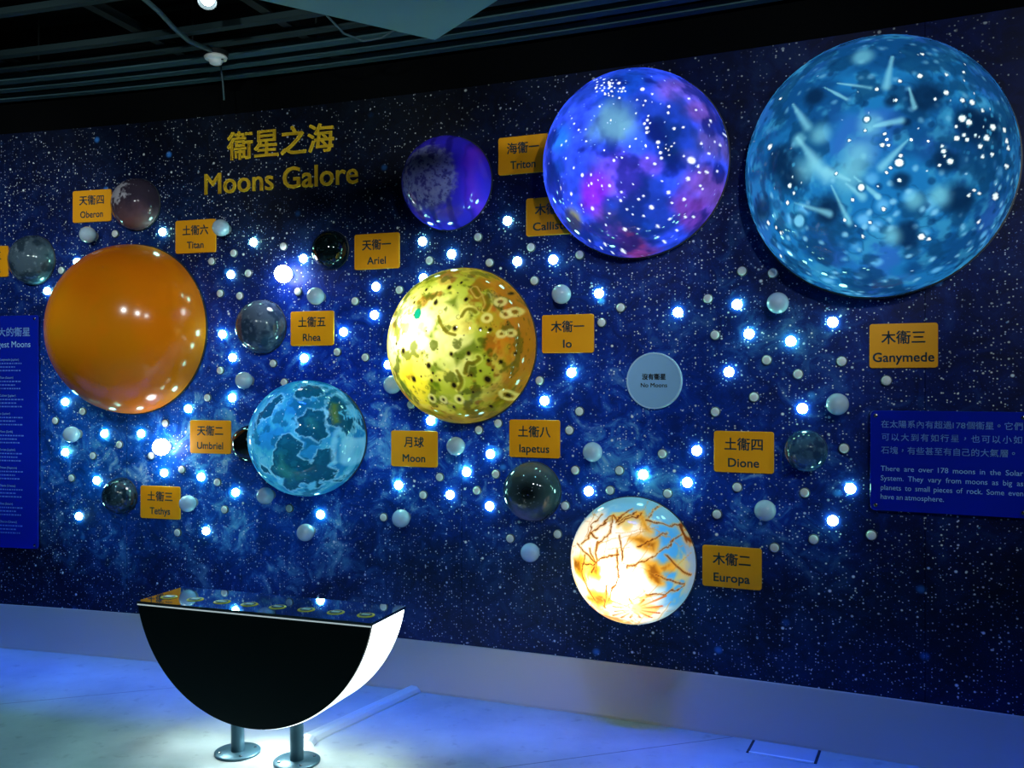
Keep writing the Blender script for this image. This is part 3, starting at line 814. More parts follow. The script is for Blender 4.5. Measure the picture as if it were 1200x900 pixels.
def paint_europa(S):
    U, V = S[:, 0], S[:, 1]
    n1, n2 = fbm(S * 3.0, 31), fbm(S * 8, 35)
    c = np.tile([250., 236., 205.], (len(S), 1))
    c = mixc(c, [255, 252, 246], sstep(0.6, 0.15, np.hypot(U + 0.05, V + 0.3)))
    c = mixc(c, [64, 150, 210], sstep(0.36, 0.7, U + 0.15 * V + (n1 - 0.5) * 0.5))
    c = mixc(c, [90, 165, 205], sstep(0.62, 0.85, V + (n1 - .5) * .4) * 0.95)
    c = mixc(c, [215, 150, 175], sstep(0.86, 0.97, U + (n2 - .5) * .15) * 0.8)
    c = mixc(c, [228, 120, 60], sstep(0.72, 0.92, -V - 0.3 * U + (n2 - 0.5) * 0.4) * 0.9)
    c = mixc(c, [235, 140, 40], sstep(0.78, 0.95, -U * 0.95 - 0.1 * V + (n2 - 0.5) * 0.4) * 0.8)
    c = mixc(c, [60, 150, 175], sstep(0.93, 0.985, np.hypot(U, V)) * (U < 0.3) * 0.7)
    c = mixc(c, [240, 190, 70], sstep(0.53, 0.66, n1) * 0.65)
    c = mixc(c, [110, 160, 185], sstep(0.88, 0.99, np.hypot(U, V) + (n2 - 0.5) * 0.08) * 0.75)
    c = mixc(c, [236, 214, 60], sstep(0.3, 0.05, np.hypot(U + 0.55, V + 0.05) + (n2 - 0.5) * 0.3) * 0.8)
    for p in EU_PATCH:
        s = poly_in(U + (n2 - 0.5) * 0.12, V + (n1 - .5) * .1, p)
        c = mixc(c, [222, 150, 30], sstep(-0.09, 0.02, s) * 0.9)
        c = mixc(c, [128, 70, 12], sstep(-0.01, 0.07, s + (n2 - 0.5) * 0.14) * 0.85)
    wob = (n2 - 0.5) * 0.09 + (n1 - 0.5) * 0.12
    for p in EU_LINE:
        d = line_dist(U + wob, V - wob, p)
        c = mixc(c, [226, 150, 48], sstep(0.04, 0.008, d) * 0.55)
        c = mixc(c, [104, 50, 10], sstep(0.0145, 0.005, d) * 0.95)
    for a, b in EU_RAY:
        d, t = seg_dist(U, V, a, b)
        c = mixc(c, [190, 90, 25], sstep(0.022 * 1, 0.008, d) * (0.35 + 0.6 * t))
    e0 = EU_RAY[0][0]
    for k in range(44):
        rng = random.Random(k)
        a0, l = rng.uniform(0, 6.28), rng.uniform(0.25, 0.9)
        x, y = rng.uniform(-.8, .8), rng.uniform(-.8, .8)
        d, t = seg_dist(U + wob, V + wob, (x, y), (x + l * math.cos(a0), y + l * math.sin(a0)))
        c = mixc(c, [190, 130, 50], sstep(0.009, 0.003, d) * 0.55)
    return c

def paint_moon(S):
    U, V = S[:, 0], S[:, 1]
    n1, n2 = fbm(S * 3.5, 41), fbm(S * 11, 45)
    c = np.tile([44., 152., 188.], (len(S), 1))
    c = mixc(c, [92, 180, 212], sstep(0.5, 0.7, n1) * 0.7)
    c = mixc(c, [24, 112, 176], sstep(0.54, 0.38, n1) * 0.8)
    c = mixc(c, [30, 130, 190], sstep(0.5, 0.62, n2) * 0.6)
    d, rn = cells(S * 4.5, 46)
    c = mixc(c, [140, 210, 235], sstep(0.03, 0.0, np.abs(d - 0.28)) * (rn > 0.6) * 0.5)
    jag = (n2 - 0.5) * 0.16
    c = mixc(c, [14, 88, 122], sstep(0.55, 0.62, fbm(S * 5, 48)) * 0.7)
    for p in MOON_SEA:
        s = poly_in(U + jag, V - jag, p)
        c = mixc(c, [150, 215, 235], sstep(0.03, 0.0, np.abs(s + 0.012)) * 0.55)
        c = mixc(c, [8, 66, 92], sstep(-0.008, 0.012, s) * (0.86 + 0.3 * (n1 - 0.5)))
        c = mixc(c, [20, 100, 130], sstep(0.0, 0.1, s) * sstep(0.5, 0.64, n2) * 0.6)
        c = mixc(c, [40, 125, 120], sstep(0.05, 0.2, s) * sstep(0.45, 0.65, n1) * 0.6)
    for p in MOON_GREEN:
        c = mixc(c, [92, 118, 40], sstep(-0.03, 0.05, poly_in(U, V, p)) * 0.85)
    for p in MOON_LIGHT:
        c = mixc(c, [80, 180, 220], sstep(-0.01, 0.02, poly_in(U + jag, V + jag, p)))
    for p in MOON_STREAK:
        c = mixc(c, [130, 205, 230], sstep(0.05, 0.01, line_dist(U, V, p)) * 0.6)
    d, rn = cells(S * 16, 6)
    c = mixc(c, [215, 240, 245], sstep(0.14, 0.06, d) * (rn > 0.6) * 0.9)
    d, rn = cells(S * 34, 9)
    c = mixc(c, [150, 215, 235], sstep(0.2, 0.1, d) * (rn > 0.6) * sstep(0.4, 0.65, n1 + 0.2 * (U > 0.3)) * 0.8)
    return c

def paint_callisto(S):
    U, V = S[:, 0], S[:, 1]
    n1, n2 = fbm(S * 3.0, 51), fbm(S * 9, 55)
    c = np.tile([42., 72., 222.], (len(S), 1))
    for u, v, r, cr, cg, cb in CA_BLOB:
        q = np.hypot(U - u, V - v) / r + (n1 - 0.5) * 0.9 + (n2 - 0.5) * 0.35
        c = mixc(c, [cr, cg, cb], sstep(1.25, 0.35, q) * 0.9)
    c = c * (0.62 + 0.70 * n2)[:, None]
    c = mixc(c, [10, 22, 92], sstep(0.50, 0.66, fbm(S * 4.2, 57)) * 0.65)
    c = mixc(c, [12, 40, 100], sstep(0.52, 0.66, n1) * 0.5)
    for u, v, r, cr, cg, cb in CA_BLOB[:1]:
        q = np.hypot(U - u, V - v) / r + (n1 - 0.5) * 0.7 + (n2 - 0.5) * 0.35
        c = mixc(c, [cr, cg, cb], sstep(1.3, 0.3, q) * 0.85)
    for u, v, r in CA_DOT:
        r = r * 0.0018
        c = mixc(c, [235, 245, 255], sstep(r * 1.6, r * 0.8, np.hypot(U - u, V - v)))
    d, rn = cells(S * 15, 7)
    c = mixc(c, [190, 215, 255], sstep(0.13, 0.06, d) * (rn > 0.6) * 0.9)
    d, rn = cells(S * 26, 17)
    c = mixc(c, [150, 190, 255], sstep(0.15, 0.07, d) * (rn > 0.7) * 0.8)
    d, t = seg_dist(U, V, CA_DASH[0], CA_DASH[1])
    c = mixc(c, [225, 235, 240], sstep(0.014, 0.006, d))
    return c

def paint_ganymede(S):
    U, V = S[:, 0], S[:, 1]
    n1, n2 = fbm(S * 3.0, 61), fbm(S * 8, 65)
    c = np.tile([26., 110., 168.], (len(S), 1))
    c = mixc(c, [12, 66, 118], sstep(0.55, 0.35, n1) * 0.85)
    c = mixc(c, [52, 92, 180], sstep(0.5, 0.68, fbm(S * 2.2, 69)) * 0.5)
    c = mixc(c, [60, 150, 185], sstep(0.52, 0.68, n2) * 0.6)
    W = S + 0.06 * np.stack([n2 - .5, n1 - .5, n2 - n1], 1)
    d, rn = cells(W * 6.5, 3)
    c = mixc(c, [95, 175, 222], sstep(0.42, 0.12, d) * (rn > 0.45) * (0.3 + 0.65 * sstep(0.1, -0.5, V)))
    c = mixc(c, [12, 70, 118], sstep(0.07, 0.0, np.abs(d - 0.48)) * (rn > 0.5) * 0.5)
    d, rn = cells(W * 11, 13)
    c = mixc(c, [10, 58, 98], sstep(0.5, 0.62, fbm(S * 6.5, 68)) * 0.7)
    c = mixc(c, [135, 200, 228], sstep(0.38, 0.10, d) * (rn > 0.5) * (0.45 + 0.35 * sstep(0.2, -0.5, V)))
    c = mixc(c, [8, 50, 92], sstep(0.4, 0.2, d) * (rn < 0.22) * 0.6)
    for u, v, r in GA_DARK:
        q = np.hypot(U - u, V - v) / r + (n2 - 0.5) * 0.7
        c = mixc(c, [6, 34, 66], sstep(1.1, 0.3, q) * 0.85)
    d, rn = cells(S * 17, 23)
    near = np.exp(-((U - GA_DARK[0][0]) ** 2 + (V - GA_DARK[0][1]) ** 2) / 0.05) + np.exp(-((U - GA_DARK[1][0]) ** 2 + (V - GA_DARK[1][1]) ** 2) / 0.03)
    c = mixc(c, [70, 165, 205], sstep(0.34, 0.2, d) * (rn > 0.45) * np.clip(near, 0, 1) * 0.85)
    for u, v, r in GA_GLOW:
        q = np.hypot(U - u, V - v) / r + (n1 - 0.5) * 0.8
        c = mixc(c, [118, 192, 205], sstep(1.2, 0.2, q) * 0.75)
    for a, b, w in GA_RAY:
        d, t = seg_dist(U, V, a, b)
        ww = w / 410 * (0.35 + 0.95 * t)
        c = mixc(c, [135, 205, 218], sstep(ww * 1.25, 0.0, d + (n2 - 0.5) * 0.02) * 0.75)
    c = c * np.array([0.84, 0.88, 0.9])
    for u, v, r in GA_DOT:
        r = r / 410
        q = np.hypot(U - u, V - v)
        c = mixc(c, [10, 60, 90], sstep(r * 1.9, r * 1.2, q) * 0.6)
        c = mixc(c, [225, 245, 245] if r < 0.035 else [95, 165, 195], sstep(r * 1.15, r * 0.75, q))
    d, rn = cells(S * 19, 33)
    c = mixc(c, [215, 240, 245], sstep(0.12, 0.06, d) * (rn > 0.86) * 0.9)
    return c

def paint_triton(S):
    U, V = S[:, 0], S[:, 1]
    n1, n2 = fbm(S * 4, 71), fbm(S * 14, 75)
    c = np.tile([52., 42., 190.], (len(S), 1))
    str_ = np.sin((U * 1.05 + 0.12 * V * V) * 17 + n1 * 2)
    c = mixc(c, [28, 22, 120], sstep(0.1, 0.9, str_) * 0.6)
    c = mixc(c, [112, 48, 235], sstep(0.55, 0.8, U + (n1 - .5) * .2) * sstep(1.0, 0.75, U) * 0.8)
    q = np.hypot(U + 0.12, V + 0.02) + (n2 - 0.5) * 0.18
    m = sstep(0.74, 0.58, q)
    c = mixc(c, [112, 118, 172], m * 0.92)
    c = mixc(c, [50, 48, 130], m * sstep(0.52, 0.62, n2) * 0.8)
    c = mixc(c, [125, 130, 178], m * sstep(0.46, 0.34, n2) * 0.7)
    d, rn = cells(S * 18, 77)
    c = mixc(c, [30, 26, 95], sstep(0.35, 0.2, d) * (rn > 0.6) * m * 0.8)
    return np.clip(c * 1.3, 0, 255)

def paint_titan(S):
    n1 = fbm(S * 2.2, 81)
    c = np.tile([232., 124., 10.], (len(S), 1))
    c = mixc(c, [218, 128, 12], sstep(0.4, 0.65, n1) * 0.7)
    c = mixc(c, [222, 104, 8], sstep(0.6, 1.0, np.hypot(S[:, 0], S[:, 1])) * 0.5)
    return c

def paint_grey(base, dark, light, seed, freq=3.0, spots=0.5, sky=None):
    def fn(S):
        n1, n2 = fbm(S * freq, seed), fbm(S * freq * 3, seed + 5)
        c = np.tile(np.array(base, float) * 1.05, (len(S), 1))
        c = mixc(c, dark, sstep(0.45, 0.62, n1) * 0.9)
        c = mixc(c, light, sstep(0.58, 0.75, n2) * spots)
        d, rn = cells(S * 9, seed + 1)
        c = mixc(c, light, sstep(0.16, 0.06, d) * (rn > 0.62) * min(1, spots * 1.4))
        return c
    return fn

def paint_oberon(S):
    U, V = S[:, 0], S[:, 1]
    n1, n2 = fbm(S * 3.2, 91), fbm(S * 9, 95)
    c = np.tile([58., 50., 66.], (len(S), 1))
    c = mixc(c, [132, 96, 104], sstep(0.2, -0.8, V + (n1 - 0.5) * 0.6) * 0.8)
    q = np.hypot(U + 0.35, V - 0.35) + (n2 - 0.5) * 1.1
    c = mixc(c, [215, 215, 228], sstep(0.55, 0.25, q) * 0.8)
    d, rn = cells(S * 10, 92)
    c = mixc(c, [190, 190, 205], sstep(0.14, 0.06, d) * (rn > 0.6) * 0.9)
    return c

def paint_iapetus(S):
    U, V = S[:, 0], S[:, 1]
    n1 = fbm(S * 3.2, 101)
    c = np.tile([48., 66., 72.], (len(S), 1))
    c = mixc(c, [128, 118, 170], sstep(0.3, 0.8, -V * 0.8 - U * 0.35 + (n1 - 0.5) * 0.5) * 0.8)
    c = mixc(c, [95, 108, 112], sstep(0.4, 0.9, V + (n1 - 0.5) * 0.6) * 0.7)
    d, rn = cells(S * 11, 102)
    near = np.exp(-((U - 0.15) ** 2 + (V - 0.05) ** 2) / 0.12)
    c = mixc(c, [5, 10, 12], np.clip(near, 0, 1) * 0.85)
    c = mixc(c, [215, 225, 225], sstep(0.26, 0.12, d) * (rn > 0.42) * np.clip(near * 1.5, 0, 1))
    return c

MOONS = {
    'oberon': (paint_oberon, 'small dark brown moon dome with pale blotches right of the Oberon sign'),
    'titania': (paint_grey([72, 92, 108], [40, 58, 74], [150, 170, 185], 111, 2.6, 0.45), 'small smoky blue-grey moon dome at the left edge, right of the cut-off yellow sign'),
    'titan': (paint_titan, 'large plain orange moon dome with a satin surface, below the Oberon sign'),
    'rhea': (paint_grey([70, 86, 108], [34, 52, 78], [140, 158, 180], 121, 2.4, 0.4), 'small glassy grey-blue moon dome left of the Rhea sign'),
    'ariel': (paint_grey([8, 20, 24], [4, 10, 14], [90, 120, 125], 131, 3.0, 0.35), 'small black glossy moon dome left of the Ariel sign'),
    'umbriel': (paint_grey([6, 14, 18], [3, 8, 10], [50, 70, 78], 141, 3.0, 0.2), 'small black moon dome half hidden behind the cyan Moon, right of the Umbriel sign'),
    'moon': (paint_moon, 'lit cyan moon dome with dark ragged seas, right of the Umbriel sign'),
    'tethys': (paint_grey([32, 52, 66], [18, 32, 44], [120, 140, 150], 151, 3.2, 0.5), 'small dark grey-blue moon dome left of the Tethys sign'),
    'triton': (paint_triton, 'dark violet-blue moon dome with a grey speckled face, left of the Triton sign'),
    'io': (paint_io, 'glowing yellow-green moon dome covered in dark craters, left of the Io sign'),
    'callisto': (paint_callisto, 'glowing blue and purple moon dome sprinkled with white dots, covering the Callisto sign edge'),
    'ganymede': (paint_ganymede, 'largest moon dome, glowing blue with pale streaks, above the Ganymede sign'),
    'iapetus': (paint_iapetus, 'small dark moon dome with white speckles under the Iapetus sign'),
    'europa': (paint_europa, 'glowing white moon dome with brown cracks and blue edge, left of the Europa sign'),
    'dione': (paint_grey([52, 84, 112], [30, 56, 92], [130, 160, 185], 161, 2.6, 0.4), 'small glassy blue-grey moon dome right of the Dione sign'),
}
LIT_MOON = {'io': (-0.30, 0.14, 0.42), 'europa': (-0.10, -0.22, 0.5), 'moon': (-0.05, 0.05, 0.25), 'callisto': (-0.05, 0.05, 0.12), 'ganymede': (-0.05, -0.05, 0.12)}
RES = {'ganymede': (170, 380), 'callisto': (150, 340), 'io': (140, 320), 'europa': (140, 320), 'moon': (130, 300), 'triton': (90, 220), 'titan': (60, 160)}
M_RING = mat('dark_dome_ring', srgb(40, 48, 56), 0.4)
M_LITSHELL = moon_material('backlit_printed_acrylic', 0.6, 0.03, 0.9)
M_SHELL = moon_material('printed_acrylic', 0.0, 0.03, 1.0)
M_SATIN = moon_material('satin_orange_acrylic', 0.0, 0.16, 0.8)
for key, (x, z, R, depth, lift) in DOMES.items():
    fn, label = MOONS[key]
    rings, seg = RES.get(key, (56, 120))
    S, co, f = dome_mesh(R, depth, lift, rings, seg)
    sag = R * R * 0.03 + (0.010 if key == 'callisto' else 0.003)
    root = empty('moon_dome', wall_matrix(x, z, sag))
    tag(root, label, 'moon model')
    r0 = R * math.sqrt(max(0.0, 1 - (lift / depth) ** 2))
    lathe('base_ring', [(0, 0), (r0 * 1.012, 0), (r0 * 1.012, 0.008), (r0 * 0.97, 0.010), (0, 0.010)], M_RING, root, 96)
    co = co + np.array([0, 0, 0.010])
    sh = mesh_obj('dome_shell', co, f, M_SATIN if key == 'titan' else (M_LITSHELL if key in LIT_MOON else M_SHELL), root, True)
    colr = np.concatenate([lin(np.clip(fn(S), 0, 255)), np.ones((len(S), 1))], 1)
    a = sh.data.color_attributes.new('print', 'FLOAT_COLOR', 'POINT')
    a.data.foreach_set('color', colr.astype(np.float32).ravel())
    if key in LIT_MOON:
        ld = bpy.data.lights.new('moon_lamp', 'POINT')
        ld.energy = DOME_W[key]
        ld.shadow_soft_size = R * 0.12
        lo = bpy.data.objects.new('moon_lamp', ld)
        COL.objects.link(lo)
        lo.parent = root
        u, v, w = LIT_MOON[key]
        lo.location = (u * R, v * R, (w + lift) * R)

# ---------------------------------------------------------------- yellow name signs
def sign(eng, chi, x, z, w, h, label):
    root = empty('name_sign', wall_matrix(x, z, 0.001))
    tag(root, label, 'sign', 'yellow moon name signs')
    bm_obj('sign_plate', rounded_plate(w, h, 0.008, 0.012), M_SIGN, root)
    em = 0.060
    n = len(chi)
    wid = {'Ganymede': 0.242, 'Umbriel': 0.172, 'Iapetus': 0.160, 'Callisto': 0.195, 'Oberon': 0.160, 'Europa': 0.165, 'Dione': 0.140, 'Tethys': 0.138, 'Titania': 0.165, 'Titan': 0.112, 'Triton': 0.135, 'Ariel': 0.112, 'Rhea': 0.112, 'Moon': 0.132, 'Io': 0.045}[eng]
    text_block('chinese_lettering', [(chi, em, 0, 0.013, 'c', 0.017, 1.0, em * n * 0.96)], M_TEAL, root, 0.0085)
    text_block('english_lettering', [(eng, 0.056, 0, -0.068, 'c', 0.016, 1.0, wid)], M_TEAL, root, 0.0085)
    return root

SIGN_LABEL = {
    'Oberon': 'yellow sign reading Oberon, left of the small brown moon dome',
    'Titania': 'yellow sign cut off by the left edge, beside the smoky grey moon dome',
    'Titan': 'yellow sign reading Titan, above right of the big orange moon dome',
    'Ariel': 'yellow sign reading Ariel, right of the small black glossy moon dome',
    'Rhea': 'yellow sign reading Rhea, above the cyan moon dome',
    'Umbriel': 'yellow sign reading Umbriel, left of the cyan moon dome',
    'Tethys': 'yellow sign reading Tethys, lowest sign on the left of the wall',
    'Moon': 'yellow sign reading Moon, right of the cyan moon dome',
    'Iapetus': 'yellow sign reading Iapetus, above the dark speckled moon dome',
    'Io': 'yellow sign reading Io, right of the yellow-green moon dome',
    'Triton': 'yellow sign reading Triton, right of the violet moon dome',
    'Callisto': 'yellow sign reading Callisto, partly covered by the blue and purple moon dome',
    'Dione': 'yellow sign reading Dione, left of the small glassy moon dome on the right',
    'Europa': 'yellow sign reading Europa, right of the cracked white moon dome',
    'Ganymede': 'yellow sign reading Ganymede, below the largest blue moon dome',
}
for eng, chi, x, z, w, h in SIGNS:
    sign(eng, chi, x, z, 0.269, 0.189, SIGN_LABEL[eng])

# ---------------------------------------------------------------- dots and ball lamps
LANDMARKS = [(x, z, 0.13, 'the %s sign' % e) for e, c, x, z, w, h in SIGNS if e not in ('Titania', 'Callisto')]
for key, nm in (('titan', 'the orange moon'), ('io', 'the yellow-green moon'), ('moon', 'the cyan moon'), ('europa', 'the cracked white moon'), ('callisto', 'the purple moon'), ('ganymede', 'the largest blue moon'), ('iapetus', 'the dark speckled moon'), ('triton', 'the violet moon'), ('rhea', 'the glassy moon by Rhea sign')):
    LANDMARKS.append((DOMES[key][0], DOMES[key][1], DOMES[key][2], nm))
LANDMARKS.append((0.677, 1.615, 0.134, 'the No Moons disc'))
ORD = ['nearest', 'second nearest', 'third nearest', 'fourth nearest', 'fifth nearest', 'sixth nearest', 'seventh nearest', 'eighth nearest']

def place_labels(points, phrase):
    """each point gets its nearest landmark, the direction from it and its rank in that direction"""
    info = {}
    for i, (x, z) in enumerate(points):
        best = min(LANDMARKS, key=lambda L: math.hypot((x - L[0]) * 1.0, z - L[1]) - L[2])
        dx, dz = x - best[0], z - best[1]
        a = math.degrees(math.atan2(dz, dx)) % 360
        d8 = ['right of', 'above right of', 'above', 'above left of', 'left of', 'below left of', 'below', 'below right of'][int(((a + 22.5) % 360) // 45)]
        info.setdefault((best[3], d8), []).append((math.hypot(dx, dz), i))
    res = {}
    for (nm, d8), lst in info.items():
        lst.sort()
        for k, (d, i) in enumerate(lst):
            res[i] = '%s %s %s' % (phrase, d8, nm) + ('' if len(lst) == 1 else ', %s to it' % ORD[k])
    return res

led_v, led_f = lathe_data([(0.0225, 0.0), (0.0225, 0.006), (0.020, 0.011), (0.013, 0.0145), (0, 0.016)], 24)
dot_v, dot_f = lathe_data([(0.0235, 0.0), (0.0235, 0.008), (0.0215, 0.010), (0.0200, 0.010), (0.0195, 0.012), (0.012, 0.0145), (0, 0.0155)], 24)
led0 = mesh_obj('light_dot', led_v, led_f, M_LED, None, True)
dot0 = mesh_obj('wall_dot', dot_v, dot_f, [M_DOT, M_DOT_RIM], None, True)
for p in dot0.data.polygons:
    p.material_index = 1 if p.center.z < 0.0101 else 0
for src, pts, phrase, grp, cat in ((led0, LIT, 'glowing white light dot', 'lit dots scattered over the star mural', 'light'), (dot0, UNLIT, 'small unlit grey dot', 'unlit grey dots scattered over the star mural', 'dot')):
    lab = place_labels(pts, phrase)
    for i, (x, z) in enumerate(pts):
        o = src if i == 0 else src.copy()
        if i:
            COL.objects.link(o)
        o.matrix_world = wall_matrix(x, z, 0.001)
        tag(o, lab[i], cat, grp)

def ball_profile(r, c):
    a0 = -math.pi / 2 + math.asin(0.02 / r)
    return [(0.0, c - r)] + [(r * math.cos(a), c + r * math.sin(a)) for a in np.linspace(a0, math.pi / 2, 26)[:-1]] + [(0, c + r)]

def ball(x, z, mball, name, part, label, cat, grp):
    root = empty(name, wall_matrix(x, z, 0.001))
    tag(root, label, cat, grp)
    lathe('wall_mount', [(0, 0), (0.027, 0), (0.027, 0.006), (0.022, 0.010), (0.022, 0.026), (0, 0.026)], M_MOUNT, root, 24)
    lathe(part, ball_profile(0.0475, 0.062), mball, root, 36)
lab = place_labels(BUBBLE, 'milky white ball')
for i, (x, z) in enumerate(BUBBLE):
    ball(x, z, M_BUB, 'wall_ball', 'ball', lab[i], 'ball', 'milky white balls on the star mural')
for (x, z), l in zip(LAMP, ('brightly lit white ball lamp left of the Ariel sign', 'brightly lit white ball lamp left of the Umbriel sign')):
    ball(x, z, M_LAMP, 'ball_lamp', 'lamp_globe', l, 'lamp', 'lit ball lamps on the star mural')

# ---------------------------------------------------------------- No Moons disc
root = empty('no_moons_disc', wall_matrix(0.677, 1.615, 0.002))
tag(root, 'round pale blue-grey disc reading No Moons in the middle of the mural', 'sign')
lathe('disc', [(0, 0), (0.126, 0), (0.126, 0.016), (0, 0.016)], M_DISC, root, 72)
lathe('rim', [(0.1265, 0), (0.134, 0), (0.134, 0.016), (0.132, 0.019), (0.1265, 0.019), (0.1265, 0)], M_DISC_RIM, root, 72)
text_block('chinese_lettering', [('沒有衞星', 0.030, 0, 0.008, 'c', 0.03, 1.0, 0.115)], M_INK, root, 0.0165)
text_block('english_lettering', [('No Moons', 0.028, 0, -0.030, 'c', 0.016, 1.0, 0.128)], M_INK, root, 0.0165)

# ---------------------------------------------------------------- title
root = empty('wall_title', wall_matrix(-1.287, 2.68, 0.003))
tag(root, 'gold raised title reading Moons Galore with four Chinese characters above it', 'title lettering')
def title_line(body, x0, x1, y, h, em, bold):
    me, a, b, c, d = text_mesh(body, em, bold)
    bpy.data.meshes.remove(me)
    k = (x1 - x0) / (b - a)
    ky = h / (d - c) if h else 1.0
    # one mesh per character, at the advance the whole line gives it
    pos = 0.0
    for i, ch in enumerate(body):
        if ch == ' ':
            continue
        m1, p0, p1, q0, q1 = text_mesh(body[:i + 1], em, bold)
        bpy.data.meshes.remove(m1)
        me, a0, b0, c0, d0 = text_mesh(ch, em, bold, 0.004, 1.0, 'letter')
        me.transform(Matrix.Translation((x0 + (p1 - b0 - a) * k, y, 0.004)) @ Matrix.Diagonal((k, ky, 1, 1)))
        me.materials.append(M_TITLE)
        o = bpy.data.objects.new('letter', me)
        COL.objects.link(o)
        o.parent = root
dx = math.hypot(1, WB + 2 * WC * -1.287)
title_line('衞星之海', (-1.606 + 1.287) * dx, (-0.963 + 1.287) * dx, 0.197, 0, 0.168, 0.012)
title_line('Moons Galore', (-1.75 + 1.287) * dx, (-0.824 + 1.287) * dx, 0.0, 0, 0.168, 0.007)

# ---------------------------------------------------------------- blue text panels
def panel(name, xr, w, z0, z1, label):
    dx = math.hypot(1, WB + 2 * WC * xr)
    xc = xr
    root = empty(name, wall_matrix(xc, (z0 + z1) / 2, 0.016))
    tag(root, label, 'information panel')
    bm_obj('board', rounded_plate(w, z1 - z0, 0.010, 0.018), M_BLUE, root)
    for sx in (-1, 1):
        for sy in (-1, 1):
            px, py = sx * (w / 2 - 0.022), sy * ((z1 - z0) / 2 - 0.022)
            s = lathe('screw', [(0, 0.0), (0.008, 0.0), (0.008, 0.012), (0.0075, 0.014), (0.004, 0.0155), (0, 0.016)], M_SCREW, root, 20)
            s.location = (px, py, 0.0)
            s2 = lathe('standoff', [(0, -0.015), (0.006, -0.015), (0.006, 0.0), (0, 0.0)], M_SCREW, root, 16)
            s2.location = (px, py, 0.0)
    return root

PW, PZ0, PZ1 = 0.60, 1.06, 1.487
root = panel('text_panel', 1.547 + 0.30 / 1.107, PW, PZ0, PZ1, 'blue acrylic panel with pale text about 178 moons, at the right edge')
zc = (PZ0 + PZ1) / 2
items = []
def line(words_, em, y, width, x0, bold=0.0, sx=1.0, gap=None):
    """one line of words spread to the full measure"""
    ms = [text_mesh(wd, em, bold, 0.0, sx) for wd in words_]
    ws = [m[2] - m[1] for m in ms]
    for m in ms:
        bpy.data.meshes.remove(m[0])
    g = gap if gap is not None else (width - sum(ws)) / max(1, len(ws) - 1)
    x = x0
    for wd, wv in zip(words_, ws):
        items.append((wd, em, x, y, 'l', bold, sx, wv))
        x += wv + g
X0 = -PW / 2 + 0.042
def cjk(cells_, em, y, width, n, x0):
    pitch = width / n
    x = x0
    for cell in cells_:
        wv = pitch * (1.5 if len(cell) > 1 else 1.0)
        dot = cell in '，。'
        items.append((cell, em, x + wv / 2, y + (0.3 * em if dot else 0), 'c', 0.005, 1.0, em * 1.4 if len(cell) > 1 else None))
        x += wv
cjk(list('在太陽系內有超過') + ['178'] + list('個衞星。它們'), 0.034, 1.417 - zc, 0.535, 15.5, X0)
text_block('chinese_line', items, M_PALE, root, 0.0105)
items = []
cjk(list('可以大到有如行星，也可以小如'), 0.034, 1.362 - zc, 0.535, 14, X0)
text_block('chinese_line', items, M_PALE, root, 0.0105)
items = []
cjk(list('石塊，有些甚至有自己的大氣層。'), 0.034, 1.306 - zc, 0.535, 15.5, X0)
text_block('chinese_line', items, M_PALE, root, 0.0105)
items = []
line('There are over 178 moons in the Solar'.split(), 0.031, 1.230 - zc, 0.535, X0)
line('System. They vary from moons as big as'.split(), 0.031, 1.189 - zc, 0.535, X0, 0.0, 0.97)
line('planets to small pieces of rock. Some even'.split(), 0.031, 1.149 - zc, 0.535, X0, 0.0, 0.94)
line('have an atmosphere.'.split(), 0.031, 1.110 - zc, 0.535, X0, 0.0, 0.97, 0.009)
text_block('english_lettering', items, M_PALE, root, 0.0105)

LW, LZ0, LZ1 = 0.62, 0.607, 2.014
root = panel('text_panel', -2.845 - 0.31 / 1.03 + 0.0, LW, LZ0, LZ1, 'tall blue acrylic panel with pale lists of moons, cut by the left edge')
zc = (LZ0 + LZ1) / 2
items = [('太陽系中最大的衞星', 0.058, LW / 2 - 0.055, 1.893 - zc, 'r', 0.01, 1.0, 0.52)]
text_block('chinese_heading', items, M_PALE, root, 0.0105)
items = [('The Largest Moons', 0.054, LW / 2 - 0.052, 1.822 - zc, 'r', 0.0, 0.93, None)]
text_block('english_heading', items, M_PALE, root, 0.0105)
heads = ['Ganymede (Jupiter)', 'Titan (Saturn)', 'Callisto (Jupiter)', 'Io (Jupiter)', 'Moon (Earth)', 'Europa (Jupiter)', 'Triton (Neptune)', 'Titania (Uranus)', 'Rhea (Saturn)', 'Oberon (Uranus)']
items = []
bars = bmesh.new()
for k, hd in enumerate(heads):
    y = 1.742 - 0.1092 * k - zc
    text_block('list_heading', [(hd, 0.0185, LW / 2 - 0.272, y, 'l', 0.01, 0.95, None)], M_PALE, root, 0.0105)
# the small illegible lines under each heading: rows of short dashes
rg = random.Random(3)
for k in range(10):
    for j in range(3):
        y = 1.742 - 0.1092 * k - 0.0215 * (j + 1) - zc
        x = LW / 2 - 0.272
        end = x + (0.155, 0.115, 0.145)[j]
        while x < end:
            wv = rg.uniform(0.006, 0.02)
            vs = [bars.verts.new((px, py, 0.0105)) for px, py in ((x, y), (x + wv, y), (x + wv, y + 0.008), (x, y + 0.008))]
            bars.faces.new(vs)
            x += wv + 0.005
bm_obj('list_lines', bars, M_PALE2, root)

